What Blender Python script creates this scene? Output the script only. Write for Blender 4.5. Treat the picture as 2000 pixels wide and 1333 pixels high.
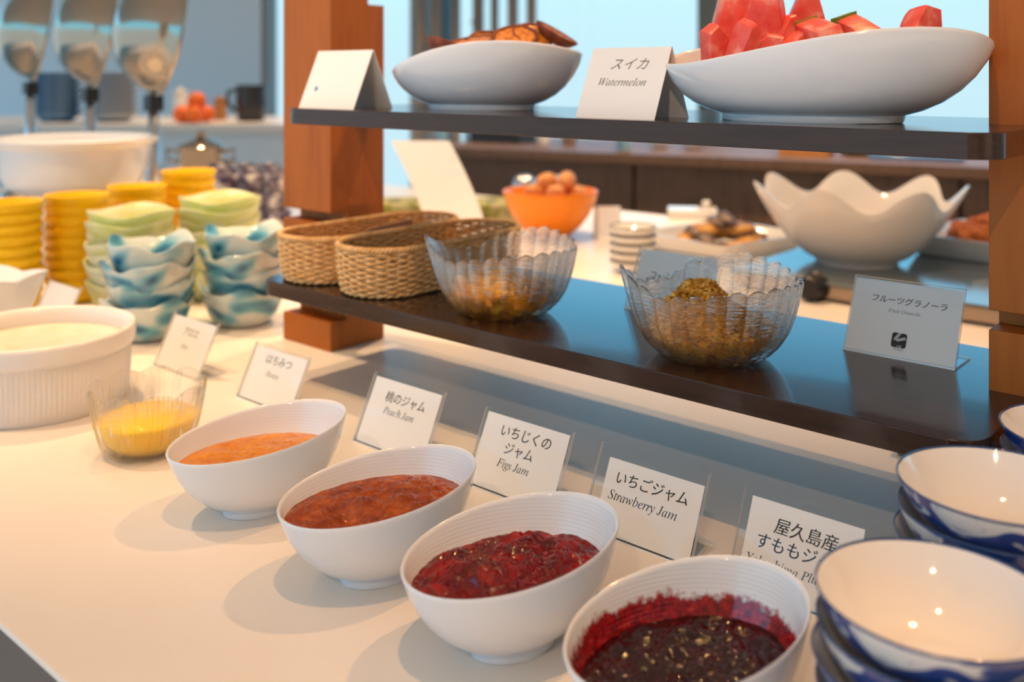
import bpy, math, random
from mathutils import Vector, Matrix, noise

# ------------------------------------------------------------------ clear
for o in list(bpy.data.objects):
    bpy.data.objects.remove(o)
scene = bpy.context.scene
COL = scene.collection
PI = math.pi

# ------------------------------------------------------------------ camera
# world: X along the display shelf (to the right), Y away from the guest side, Z up,
# z = 0 is the white counter top.  The camera is level, with a lens shift.
F_PX, HOR_Y, EYE = 1900.0, 148.0, 0.36
CA, SA = 0.7554, 0.6553
cam_d = bpy.data.cameras.new('camera')
cam_d.sensor_width = 36.0
cam_d.lens = F_PX / 2000.0 * 36.0
cam_d.shift_y = -(666.5 - HOR_Y) / 2000.0
cam_d.clip_start = 0.02
cam_d.clip_end = 200
cam_d.dof.use_dof = True
cam_d.dof.focus_distance = 0.74
cam_d.dof.aperture_fstop = 4.6
cam = bpy.data.objects.new('camera', cam_d)
COL.objects.link(cam)
cam.location = (0, 0, EYE)
cam.rotation_euler = (PI / 2, 0, math.atan2(SA, CA))
scene.camera = cam

# ------------------------------------------------------------------ sky
world = bpy.data.worlds.new('sky')
scene.world = world
world.use_nodes = True
wn = world.node_tree
bg = wn.nodes['Background']
tc = wn.nodes.new('ShaderNodeTexCoord')
sep = wn.nodes.new('ShaderNodeSeparateXYZ')
ramp = wn.nodes.new('ShaderNodeValToRGB')
wn.links.new(tc.outputs['Generated'], sep.inputs[0])
wn.links.new(sep.outputs['Z'], ramp.inputs[0])
wn.links.new(ramp.outputs[0], bg.inputs[0])
ramp.color_ramp.elements[0].position = 0.0
ramp.color_ramp.elements[0].color = (0.32, 0.40, 0.44, 1)
ramp.color_ramp.elements[1].position = 0.5
ramp.color_ramp.elements[1].color = (0.16, 0.45, 0.80, 1)
e = ramp.color_ramp.elements.new(0.08)
e.color = (0.32, 0.43, 0.49, 1)
e = ramp.color_ramp.elements.new(0.18)
e.color = (0.20, 0.62, 0.92, 1)
bg.inputs[1].default_value = 2.1

# ------------------------------------------------------------------ ceiling spot lamps, some of them added fill
def spot(name, loc, aim, power, angle=70, blend=0.6, radius=0.018, col=(1.0, 0.63, 0.33)):
    l = bpy.data.lights.new(name, 'SPOT')
    l.energy = power
    l.color = col
    l.spot_size = math.radians(angle)
    l.spot_blend = blend
    l.shadow_soft_size = radius
    o = bpy.data.objects.new(name, l)
    COL.objects.link(o)
    o.location = loc
    o.rotation_euler = (Vector(aim) - Vector(loc)).to_track_quat('-Z', 'Y').to_euler()
    return o

spot('ceiling_spot', (-0.12, 0.16, 1.88), (-0.52, 0.70, 0), 40, 52, col=(1.0, 0.52, 0.20))
spot('ceiling_spot', (-1.30, 0.00, 1.88), (-1.2, 0.76, 0), 70, 44)
spot('ceiling_spot', (-0.10, 1.45, 1.88), (-0.55, 0.85, 0), 44, 62, col=(1.0, 0.52, 0.20))
spot('ceiling_spot', (-1.75, 0.75, 1.88), (-1.5, 0.85, 0), 105, 48)
spot('ceiling_spot', (-1.3, 1.75, 1.88), (-1.15, 1.65, 0), 100, 66)
spot('ceiling_spot', (-2.6, 1.6, 1.88), (-2.3, 1.6, 0), 90, 75)
spot('ceiling_spot', (-1.3, 2.9, 1.88), (-1.5, 3.6, 0), 260, 110)  # added lamp, brightens the dark back counter
spot('ceiling_spot', (-3.8, 2.6, 1.88), (-4.0, 2.7, 0), 120, 90)
spot('ceiling_spot', (0.7, -1.7, 1.88), (-0.45, 0.8, 0.15), 55, 26, col=(1.0, 0.70, 0.45))  # added fill from the front, reaches the signs under the upper shelf
# unseen downlights added around and behind the camera, to bounce light off the room
for dl in ((0.6, -1.8), (2.4, -1.8), (-1.2, -2.0), (2.6, 0.4), (2.8, 2.4), (4.2, -0.6), (-2.8, -2.0)):
    spot('added_downlight', (dl[0], dl[1], 1.88), (dl[0], dl[1] - 0.2, -0.85), 330, 84, 0.5, 0.06, (1.0, 0.88, 0.78))

vs = scene.view_settings
vs.view_transform = 'Standard'
vs.look = 'None'
vs.gamma = 1.0
vs.use_curve_mapping = False
vs.exposure = 0.15

# ------------------------------------------------------------------ helpers
def at(px, py, d):
    """world point seen at photo pixel (px, py) at distance d along the view"""
    r = (px - 1000.0) / F_PX * d
    return Vector((CA * r - SA * d, SA * r + CA * d, EYE - d * (py - HOR_Y) / F_PX))

def rd(r, d, z):
    return Vector((CA * r - SA * d, SA * r + CA * d, z))

def ground(px, py, z=0.0):
    d = F_PX * (EYE - z) / (py - HOR_Y)
    return at(px, py, d)

def lin(r, g, b):
    def f(c):
        c = c / 255.0
        return c / 12.92 if c <= 0.04045 else ((c + 0.055) / 1.055) ** 2.4
    return (f(r), f(g), f(b), 1.0)

def tag(o, label=None, cat=None, group=None, kind=None):
    if label: o['label'] = label
    if cat: o['category'] = cat
    if group: o['group'] = group
    if kind: o['kind'] = kind
    return o

def empty(name, loc=(0, 0, 0), rz=0.0, label=None, cat=None, group=None):
    o = bpy.data.objects.new(name, None)
    o.empty_display_size = 0.02
    COL.objects.link(o)
    o.location = loc
    o.rotation_euler = (0, 0, rz)
    return tag(o, label, cat, group)

def copy_tree(o, parent=None):
    c = o.copy()
    COL.objects.link(c)
    c.parent = parent
    for ch in list(o.children):
        copy_tree(ch, c)
    return c

class MB:
    """collects vertices and faces; build() links them as one mesh object"""
    def __init__(self):
        self.v, self.f, self.m = [], [], []
    def add(self, vs_, fs_, mi=0):
        n = len(self.v)
        self.v += [tuple(p) for p in vs_]
        self.f += [tuple(i + n for i in f) for f in fs_]
        self.m += [mi] * len(fs_)
        return self
    def box(self, x0, x1, y0, y1, z0, z1, mi=0, M=None):
        p = [(x0, y0, z0), (x1, y0, z0), (x1, y1, z0), (x0, y1, z0), (x0, y0, z1), (x1, y0, z1), (x1, y1, z1), (x0, y1, z1)]
        if M is not None:
            p = [M @ Vector(q) for q in p]
        return self.add(p, [(3, 2, 1, 0), (4, 5, 6, 7), (0, 1, 5, 4), (1, 2, 6, 5), (2, 3, 7, 6), (3, 0, 4, 7)], mi)
    def lathe(self, prof, n=48, fn=None, mi=0, closed=False):
        """prof: list of (r, z); fn(phi, r, z, i) -> point"""
        if fn is None:
            fn = lambda p, r, z, i: (r * math.cos(p), r * math.sin(p), z)
        rows, vs_, fs_ = [], [], []
        for i, (r, z) in enumerate(prof):
            if abs(r) < 1e-9:
                rows.append([len(vs_)])
                vs_.append(fn(0.0, 0.0, z, i))
            else:
                rows.append(list(range(len(vs_), len(vs_) + n)))
                for k in range(n):
                    vs_.append(fn(2 * PI * k / n, r, z, i))
        rng = range(len(rows)) if closed else range(len(rows) - 1)
        for i in rng:
            a, b = rows[i], rows[(i + 1) % len(rows)]
            if len(a) == 1 and len(b) == 1:
                continue
            for k in range(n):
                k2 = (k + 1) % n
                if len(a) == 1:
                    fs_.append((a[0], b[k2], b[k]))
                elif len(b) == 1:
                    fs_.append((a[k], a[k2], b[0]))
                else:
                    fs_.append((a[k], a[k2], b[k2], b[k]))
        return self.add(vs_, fs_, mi)
    def tube(self, pts, r, n=8, closed=False, mi=0, caps=True):
        pts = [Vector(p) for p in pts]
        m = len(pts)
        rs = r if isinstance(r, (list, tuple)) else [r] * m
        vs_, fs_ = [], []
        up = None
        for i, p in enumerate(pts):
            t = (pts[(i + 1) % m] - pts[i - 1]) if closed else (pts[min(i + 1, m - 1)] - pts[max(i - 1, 0)])
            t.normalize()
            if up is None:
                up = Vector((0, 0, 1)) if abs(t.z) < 0.9 else Vector((1, 0, 0))
            a = t.cross(up)
            if a.length < 1e-6:
                a = t.cross(Vector((0, 1, 0)))
            a.normalize()
            b = a.cross(t)
            up = b.copy()
            for k in range(n):
                th = 2 * PI * k / n
                vs_.append(p + (a * math.cos(th) + b * math.sin(th)) * rs[i])
        for i in range(m if closed else m - 1):
            j = (i + 1) % m
            for k in range(n):
                k2 = (k + 1) % n
                fs_.append((i * n + k, i * n + k2, j * n + k2, j * n + k))
        if caps and not closed:
            fs_.append(tuple(reversed(range(n))))
            fs_.append(tuple((m - 1) * n + k for k in range(n)))
        return self.add(vs_, fs_, mi)
    def prism(self, poly, z0, z1, mi=0, M=None):
        n = len(poly)
        p = [Vector((x, y, z0)) for x, y in poly] + [Vector((x, y, z1)) for x, y in poly]
        if M is not None:
            p = [M @ q for q in p]
        fs_ = [tuple(reversed(range(n))), tuple(range(n, 2 * n))]
        fs_ += [(k, (k + 1) % n, n + (k + 1) % n, n + k) for k in range(n)]
        return self.add(p, fs_, mi)
    def build(self, name, mats, parent=None, smooth=False, bevel=0.0, seg=2, angle=None, loc=None):
        me = bpy.data.meshes.new(name)
        me.from_pydata(self.v, [], self.f)
        if not isinstance(mats, (list, tuple)):
            mats = [mats]
        for m in mats:
            me.materials.append(m)
        for p, mi in zip(me.polygons, self.m):
            p.material_index = mi
            p.use_smooth = bool(smooth)
        me.update()
        o = bpy.data.objects.new(name, me)
        COL.objects.link(o)
        o.parent = parent
        if loc is not None:
            o.location = loc
        if bevel:
            b = o.modifiers.new('bevel', 'BEVEL')
            b.width = bevel
            b.segments = seg
            b.limit_method = 'ANGLE'
            b.angle_limit = math.radians(35)
            for p in me.polygons:
                p.use_smooth = True
            w = o.modifiers.new('wn', 'WEIGHTED_NORMAL')
            w.keep_sharp = False
        elif smooth and angle:
            try:
                me.set_sharp_from_angle(angle=math.radians(angle))
            except Exception:
                pass
        return o

# ------------------------------------------------------------------ materials
def pmat(name, col, rough=0.5, spec=0.5, metal=0.0, coat=0.0, trans=0.0, ior=1.45, sss=0.0, sss_r=(1, .5, .3), sheen=0.0):
    m = bpy.data.materials.new(name)
    m.use_nodes = True
    b = m.node_tree.nodes['Principled BSDF']
    b.inputs['Base Color'].default_value = col if len(col) == 4 else (*col, 1)
    b.inputs['Roughness'].default_value = rough
    b.inputs['Specular IOR Level'].default_value = spec
    b.inputs['Metallic'].default_value = metal
    b.inputs['Coat Weight'].default_value = coat
    b.inputs['Coat Roughness'].default_value = 0.03
    b.inputs['Transmission Weight'].default_value = trans
    b.inputs['IOR'].default_value = ior
    if sss:
        b.inputs['Subsurface Weight'].default_value = sss
        b.inputs['Subsurface Radius'].default_value = sss_r
        b.inputs['Subsurface Scale'].default_value = 0.01
    return m

def nodes(m):
    t = m.node_tree
    return t, t.nodes['Principled BSDF']

def coords(m, scale=(1, 1, 1), kind='Object'):
    t = m.node_tree
    c = t.nodes.new('ShaderNodeTexCoord')
    mp = t.nodes.new('ShaderNodeMapping')
    mp.inputs['Scale'].default_value = scale
    t.links.new(c.outputs[kind], mp.inputs[0])
    return mp.outputs[0]

def noise_tex(m, vec, scale=10, detail=4, rough=0.5, dist=0.0):
    t = m.node_tree
    n = t.nodes.new('ShaderNodeTexNoise')
    n.inputs['Scale'].default_value = scale
    n.inputs['Detail'].default_value = detail
    n.inputs['Roughness'].default_value = rough
    n.inputs['Distortion'].default_value = dist
    if vec is not None:
        t.links.new(vec, n.inputs['Vector'])
    return n

def ramp_col(m, fac, stops):
    t = m.node_tree
    r = t.nodes.new('ShaderNodeValToRGB')
    els = r.color_ramp.elements
    while len(els) < len(stops):
        els.new(0.5)
    for e_, (p, c) in zip(els, stops):
        e_.position = p
        e_.color = c if len(c) == 4 else (*c, 1)
    t.links.new(fac, r.inputs[0])
    return r.outputs[0]

def bump(m, height, strength=0.2, dist=0.001):
    t, b = nodes(m)
    n = t.nodes.new('ShaderNodeBump')
    n.inputs['Strength'].default_value = strength
    n.inputs['Distance'].default_value = dist
    t.links.new(height, n.inputs['Height'])
    t.links.new(n.outputs[0], b.inputs['Normal'])
    return n

def vary(m, stops, scale=10, vscale=(1, 1, 1), detail=4, dist=0.0, bump_s=0.0, bump_d=0.001):
    t, b = nodes(m)
    n = noise_tex(m, coords(m, vscale), scale, detail, 0.55, dist)
    t.links.new(ramp_col(m, n.outputs['Fac'], stops), b.inputs['Base Color'])
    if bump_s:
        bump(m, n.outputs['Fac'], bump_s, bump_d)
    return m

def clear_mat(name, tint=(1, 1, 1), refl=0.12, glassy=0.0, rough=0.02, ior=1.45, bump_scale=None):
    """thin clear plastic or glass: lets light through, mirrors at its surface; glassy adds true refraction"""
    m = bpy.data.materials.new(name)
    m.use_nodes = True
    t = m.node_tree
    for n in list(t.nodes):
        if n.type == 'BSDF_PRINCIPLED':
            t.nodes.remove(n)
    out = [n for n in t.nodes if n.type == 'OUTPUT_MATERIAL'][0]
    tr = t.nodes.new('ShaderNodeBsdfTransparent')
    tr.inputs[0].default_value = (*tint, 1)
    gl = t.nodes.new('ShaderNodeBsdfGlossy')
    gl.inputs['Roughness'].default_value = rough
    lw = t.nodes.new('ShaderNodeFresnel')
    lw.inputs['IOR'].default_value = ior
    mx = t.nodes.new('ShaderNodeMixShader')
    mul = t.nodes.new('ShaderNodeMath')
    mul.operation = 'MULTIPLY'
    mul.inputs[1].default_value = refl / 0.04 * 0.5
    mul.use_clamp = True
    geo = t.nodes.new('ShaderNodeNewGeometry')
    inv = t.nodes.new('ShaderNodeMath')
    inv.operation = 'SUBTRACT'
    inv.inputs[0].default_value = 1.0
    t.links.new(geo.outputs['Backfacing'], inv.inputs[1])
    m3 = t.nodes.new('ShaderNodeMath')
    m3.operation = 'MULTIPLY'
    t.links.new(lw.outputs[0], m3.inputs[0])
    t.links.new(inv.outputs[0], m3.inputs[1])
    t.links.new(m3.outputs[0], mul.inputs[0])
    t.links.new(mul.outputs[0], mx.inputs[0])
    t.links.new(tr.outputs[0], mx.inputs[1])
    t.links.new(gl.outputs[0], mx.inputs[2])
    last = mx.outputs[0]
    shaders = [gl]
    if glassy:
        g = t.nodes.new('ShaderNodeBsdfGlass')
        g.inputs['Color'].default_value = (*tint, 1)
        g.inputs['Roughness'].default_value = rough
        g.inputs['IOR'].default_value = ior
        m2 = t.nodes.new('ShaderNodeMixShader')
        m2.inputs[0].default_value = glassy
        t.links.new(last, m2.inputs[1])
        t.links.new(g.outputs[0], m2.inputs[2])
        last = m2.outputs[0]
        shaders.append(g)
    if bump_scale:
        c = t.nodes.new('ShaderNodeTexCoord')
        mp = t.nodes.new('ShaderNodeMapping')
        mp.inputs['Scale'].default_value = bump_scale
        n = t.nodes.new('ShaderNodeTexNoise')
        n.inputs['Scale'].default_value = 1.0
        n.inputs['Detail'].default_value = 2
        bp = t.nodes.new('ShaderNodeBump')
        bp.inputs['Strength'].default_value = 0.9
        bp.inputs['Distance'].default_value = 0.0014
        t.links.new(c.outputs['Object'], mp.inputs[0])
        t.links.new(mp.outputs[0], n.inputs['Vector'])
        t.links.new(n.outputs['Fac'], bp.inputs['Height'])
        for s in shaders + [lw]:
            t.links.new(bp.outputs[0], s.inputs['Normal'])
    t.links.new(last, out.inputs[0])
    return m

M = {}
M['white_top'] = pmat('white_counter', (0.81, 0.76, 0.70), 0.32, 0.4)
M['panel'] = pmat('counter_panel', (0.15, 0.12, 0.105), 0.5)
M['porcelain'] = pmat('porcelain', (0.79, 0.82, 0.87), 0.12, 0.5, coat=0.4)
M['porcelain_warm'] = pmat('cream_porcelain', (0.84, 0.80, 0.75), 0.10, 0.5, coat=0.5)
M['paper'] = pmat('paper', (0.90, 0.89, 0.89), 0.75, 0.2)
M['ink'] = pmat('ink', (0.025, 0.022, 0.022), 0.7, 0.2)
M['ink_grey'] = pmat('grey_ink', (0.16, 0.15, 0.15), 0.7, 0.2)
M['acrylic'] = clear_mat('clear_acrylic', (0.97, 0.98, 0.985), 0.06, 0.0, 0.01, 1.49)
M['acrylic_edge'] = pmat('acrylic_edge', (0.90, 0.93, 0.95), 0.2, 0.8, trans=0.15)
M['chrome'] = pmat('chrome', (0.44, 0.36, 0.28), 0.10, metal=1.0)
M['steel'] = pmat('steel', (0.55, 0.56, 0.58), 0.28, metal=1.0)
M['black'] = pmat('black_plastic', (0.012, 0.012, 0.014), 0.35)
M['orange_glaze'] = pmat('orange_glaze', lin(252, 140, 0), 0.3, coat=0.1)
M['yellow'] = pmat('yellow_lacquer', lin(255, 204, 0), 0.5)

def wood(name, a, b, c, vscale, rough=0.4, coat=0.2):
    m = pmat(name, a, rough, 0.4, coat=coat)
    return vary(m, [(0.25, a), (0.5, b), (0.78, c)], 6, vscale, 6, 0.6, 0.05, 0.0006)
M['post_wood'] = wood('reddish_wood', lin(160, 86, 22), lin(174, 98, 28), lin(144, 74, 16), (9, 9, 0.7), 0.5, 0.0)
M['shelf_wood'] = wood('dark_shelf_wood', lin(44, 29, 23), lin(58, 39, 31), lin(36, 24, 20), (1.2, 14, 14), 0.19, 0.28)
M['dark_wood'] = wood('dark_panel_wood', lin(104, 80, 64), lin(120, 94, 76), lin(88, 68, 54), (6, 6, 0.8), 0.5, 0.0)

def join_path(n, fn):
    return [fn(i / n) for i in range(n)]

# ================================================================== the setting
def rm(u, v, z):
    """room frame: u along the back counter, v towards the windows"""
    return rd(0.606 + 0.8925 * u + 0.4511 * v, 3.6 - 0.4511 * u + 0.8925 * v, z)
RU = (rm(1, 0, 0) - rm(0, 0, 0)).normalized()
RV = (rm(0, 1, 0) - rm(0, 0, 0)).normalized()
R0 = rm(0, 0, 0)
RM = Matrix(((RU.x, RV.x, 0, R0.x), (RU.y, RV.y, 0, R0.y), (0, 0, 1, 0), (0, 0, 0, 1)))

M['floor'] = vary(pmat('floor', (0.3, 0.27, 0.24), 0.5), [(0.3, (0.42, 0.36, 0.30)), (0.7, (0.50, 0.43, 0.37))], 3, (1, 1, 1))
M['ceiling'] = pmat('ceiling_paint', (0.70, 0.69, 0.68), 0.9)
M['wall'] = pmat('wall_paint', (0.70, 0.70, 0.71), 0.85)
M['mullion'] = pmat('dark_window_frame', (0.05, 0.07, 0.08), 0.4)
M['column'] = pmat('grey_column', (0.32, 0.30, 0.28), 0.8)
M['pane'] = clear_mat('window_glass', (0.90, 0.97, 0.98), 0.05)

def wall_y(x, v=1.62):
    p, q = rm(0, v, 0), rm(1, v, 0)
    return p.y + (q.y - p.y) * (x - p.x) / (q.x - p.x)
plan = [(-9, -3.5), (5, -3.5), (5, wall_y(5)), (-9, wall_y(-9))]
tag(MB().prism(plan, -0.95, -0.85).build('floor', M['floor']), kind='structure')
tag(MB().prism(plan, 1.9, 2.0).build('ceiling', M['ceiling']), kind='structure')
tag(MB().box(-8.0, -3.3, 1.5, 1.62, -0.85, 1.9, M=RM).build('wall_back', M['wall']), kind='structure')
tag(MB().box(-2.08, -1.95, 1.42, 1.62, -0.85, 1.9, M=RM).build('trim_1', M['column']), kind='structure')
M['warm_wall'] = pmat('warm_wall_paint', (0.74, 0.66, 0.58), 0.85)
tag(MB().box(0.6, 5, -3.6, -3.5, -0.85, 1.9).build('wall_front', M['warm_wall']), kind='structure')
tag(MB().box(5, 5.1, -3.5, wall_y(5), -0.85, 1.9).build('wall_right', M['warm_wall']), kind='structure')
wi = 0
for u0, u1 in ((-3.3, -2.08), (-1.95, -0.30), (-0.30, 1.65), (1.65, 3.6)):
    wi += 1
    w = empty('window_%d' % wi)
    w['kind'] = 'structure'
    f = MB()
    t = 0.055
    f.box(u0, u0 + t, 1.52, 1.60, -0.85, 1.9, M=RM)
    f.box(u1 - t, u1, 1.52, 1.60, -0.85, 1.9, M=RM)
    f.box(u0, u1, 1.50, 1.62, 1.42, 1.9, M=RM)
    f.box(u0, u1, 1.52, 1.60, -0.85, -0.72, M=RM)
    f.build('window_frame', M['mullion'] if wi in (2, 3) else M['column'], w)
    MB().box(u0 + t, u1 - t, 1.555, 1.563, -0.72, 1.42, M=RM).build('pane', M['pane'], w)

# pale building across the street, seen through the right-hand windows
M['facade'] = pmat('white_facade', (0.80, 0.84, 0.86), 0.8)
M['facade_glass'] = pmat('teal_facade_glass', (0.16, 0.42, 0.46), 0.15)
bld = empty('building', (0, 0, 0), label='pale building with teal window bands seen outside through right-hand windows', cat='building')
mb = MB()
mb.box(1.0, 14, 16, 22, -3, 0.62, M=RM)
mb.box(3.6, 14, 15.4, 16, 1.1, 2.6, M=RM)
mb.box(5.0, 12, 15.6, 16, -0.2, 0.05, M=RM)
mb.build('facade', M['facade'], bld)
for k in range(6):
    MB().box(1.5 + k * 2.0, 3.1 + k * 2.0, 15.9, 16.1, -0.15, 0.45, M=RM).build('window', M['facade_glass'], bld)

# slatted timber screen in front of the window
M['screen'] = wood('weathered_timber', lin(120, 104, 92), lin(138, 122, 108), lin(104, 92, 82), (8, 8, 0.8), 0.7, 0)
sc_ = empty('timber_screen', rm(-1.5, 1.1, 0.06), label='weathered timber screen of upright slats standing before the window', cat='screen')
sc_.location = (0, 0, 0)
for u, w_ in ((-1.72, .05), (-1.60, .035), (-1.46, .05), (-1.36, .03), (-1.25, .045), (-1.14, .04), (-1.82, .04)):
    MB().box(u - w_ / 2, u + w_ / 2, 1.12, 1.16, -0.85, 1.7, M=RM).build('slat', M['screen'], sc_)
for u in (-1.72, -1.36):
    a, b = RM @ Vector((u - .13, 1.14, 0.66)), RM @ Vector((u, 1.14, 0.46))
    MB().tube([a, b], 0.018, 6).build('brace', M['screen'], sc_)

# ================================================================== buffet counter
ct = empty('buffet_counter', (-1.6, 1.2, -0.85), label='long white buffet counter carrying the whole breakfast display', cat='counter')
ct.location = (0, 0, 0)
MB().box(-3.25, 0.75, 0.262, 2.15, -0.005, 0).build('counter_top', M['white_top'], ct, bevel=0.002)
MB().box(-3.244, 0.744, 0.268, 2.144, -0.85, -0.005).build('front_panel', M['panel'], ct)

# ================================================================== display stand
ds = empty('display_stand', (0, 0, 0), label='two-tier wooden display stand with reddish posts and dark glossy shelves', cat='display stand')
Y0, Y1 = 0.80, 0.892
SL = 0.028
def post(x0, x1):
    front = []
    for a, b in ((0.038, 0.055), (0.166, 0.181)):
        front += [(Y0, a), (Y0 + SL, a), (Y0 + SL, b), (Y0, b)]
    poly = [(Y1, 0), (Y0, 0)] + front + [(Y0, 0.60), (Y1, 0.60), (Y1, 0.474), (Y1 - SL, 0.474), (Y1 - SL, 0.456), (Y1, 0.456)]
    m_ = Matrix(((0, 0, 1, 0), (1, 0, 0, 0), (0, 1, 0, 0), (0, 0, 0, 1)))
    return MB().prism(poly, x0, x1, M=m_).build('post', M['post_wood'], ds, bevel=0.0008)
post(-1.108, -1.006)
post(-0.212, -0.110)

def round_rect(x0, x1, y0, y1, r, n=6):
    p = []
    for cx, cy, a0 in ((x1 - r, y0 + r, -PI / 2), (x1 - r, y1 - r, 0), (x0 + r, y1 - r, PI / 2), (x0 + r, y0 + r, PI)):
        for k in range(n + 1):
            a = a0 + PI / 2 * k / n
            p.append((cx + r * math.cos(a), cy + r * math.sin(a)))
    return p
def shelf(x0, x1, z0, z1):
    s = MB().prism(round_rect(x0, x1, 0.673, 0.922, 0.024), z0, z1).build('shelf', M['shelf_wood'], ds, bevel=0.0009)
    MB().box(-1.05, x0 + .02, 0.835, 0.872, z0 + .001, z1 - .001).build('tenon', M['shelf_wood'], s)
shelf(-0.982, -0.183, 0.1025, 0.12)
shelf(-0.935, -0.173, 0.305, 0.323)

# ================================================================== back counter
bc = empty('back_counter', (0, 0, 0), label='dark wooden back counter with panelled front in front of the windows', cat='counter')
MB().box(-1.06, 3.6, -0.03, 0.75, 0.03, 0.066, M=RM).build('worktop', M['dark_wood'], bc)
for k, (a, b) in enumerate(((-1.04, -0.17), (-0.155, 0.95), (0.965, 2.1), (2.115, 3.5))):
    MB().box(a, b, 0.0, 0.03, -0.8, 0.03, M=RM).build('panel', M['dark_wood'], bc)
MB().box(-1.05, 3.55, 0.03, 0.72, -0.85, 0.03, M=RM).build('carcass', M['dark_wood'], bc)

# ================================================================== lettering
def text_mesh(body, size, shear=0.0, heavy=0.0, spacing=1.0, align='CENTER'):
    """(verts, faces) of flat lettering, centred on x = 0, baseline y = 0"""
    c = bpy.data.curves.new('lettering', 'FONT')
    c.body = body
    c.size = size
    c.shear = shear
    c.align_x = align
    c.space_character = spacing
    c.resolution_u = 3
    o = bpy.data.objects.new('lettering', c)
    COL.objects.link(o)
    dg = bpy.context.evaluated_depsgraph_get()
    me = bpy.data.meshes.new_from_object(o.evaluated_get(dg))
    v = [tuple(p.co) for p in me.vertices]
    f = [tuple(p.vertices) for p in me.polygons]
    bpy.data.objects.remove(o)
    bpy.data.curves.remove(c)
    bpy.data.meshes.remove(me)
    return v, f

def italic(s):
    r = ''
    for ch in s:
        if ch == 'h':
            r += '\u210e'
        elif 'a' <= ch <= 'z':
            r += chr(0x1d44e + ord(ch) - 97)
        elif 'A' <= ch <= 'Z':
            r += chr(0x1d434 + ord(ch) - 65)
        else:
            r += ch
    return r

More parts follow.
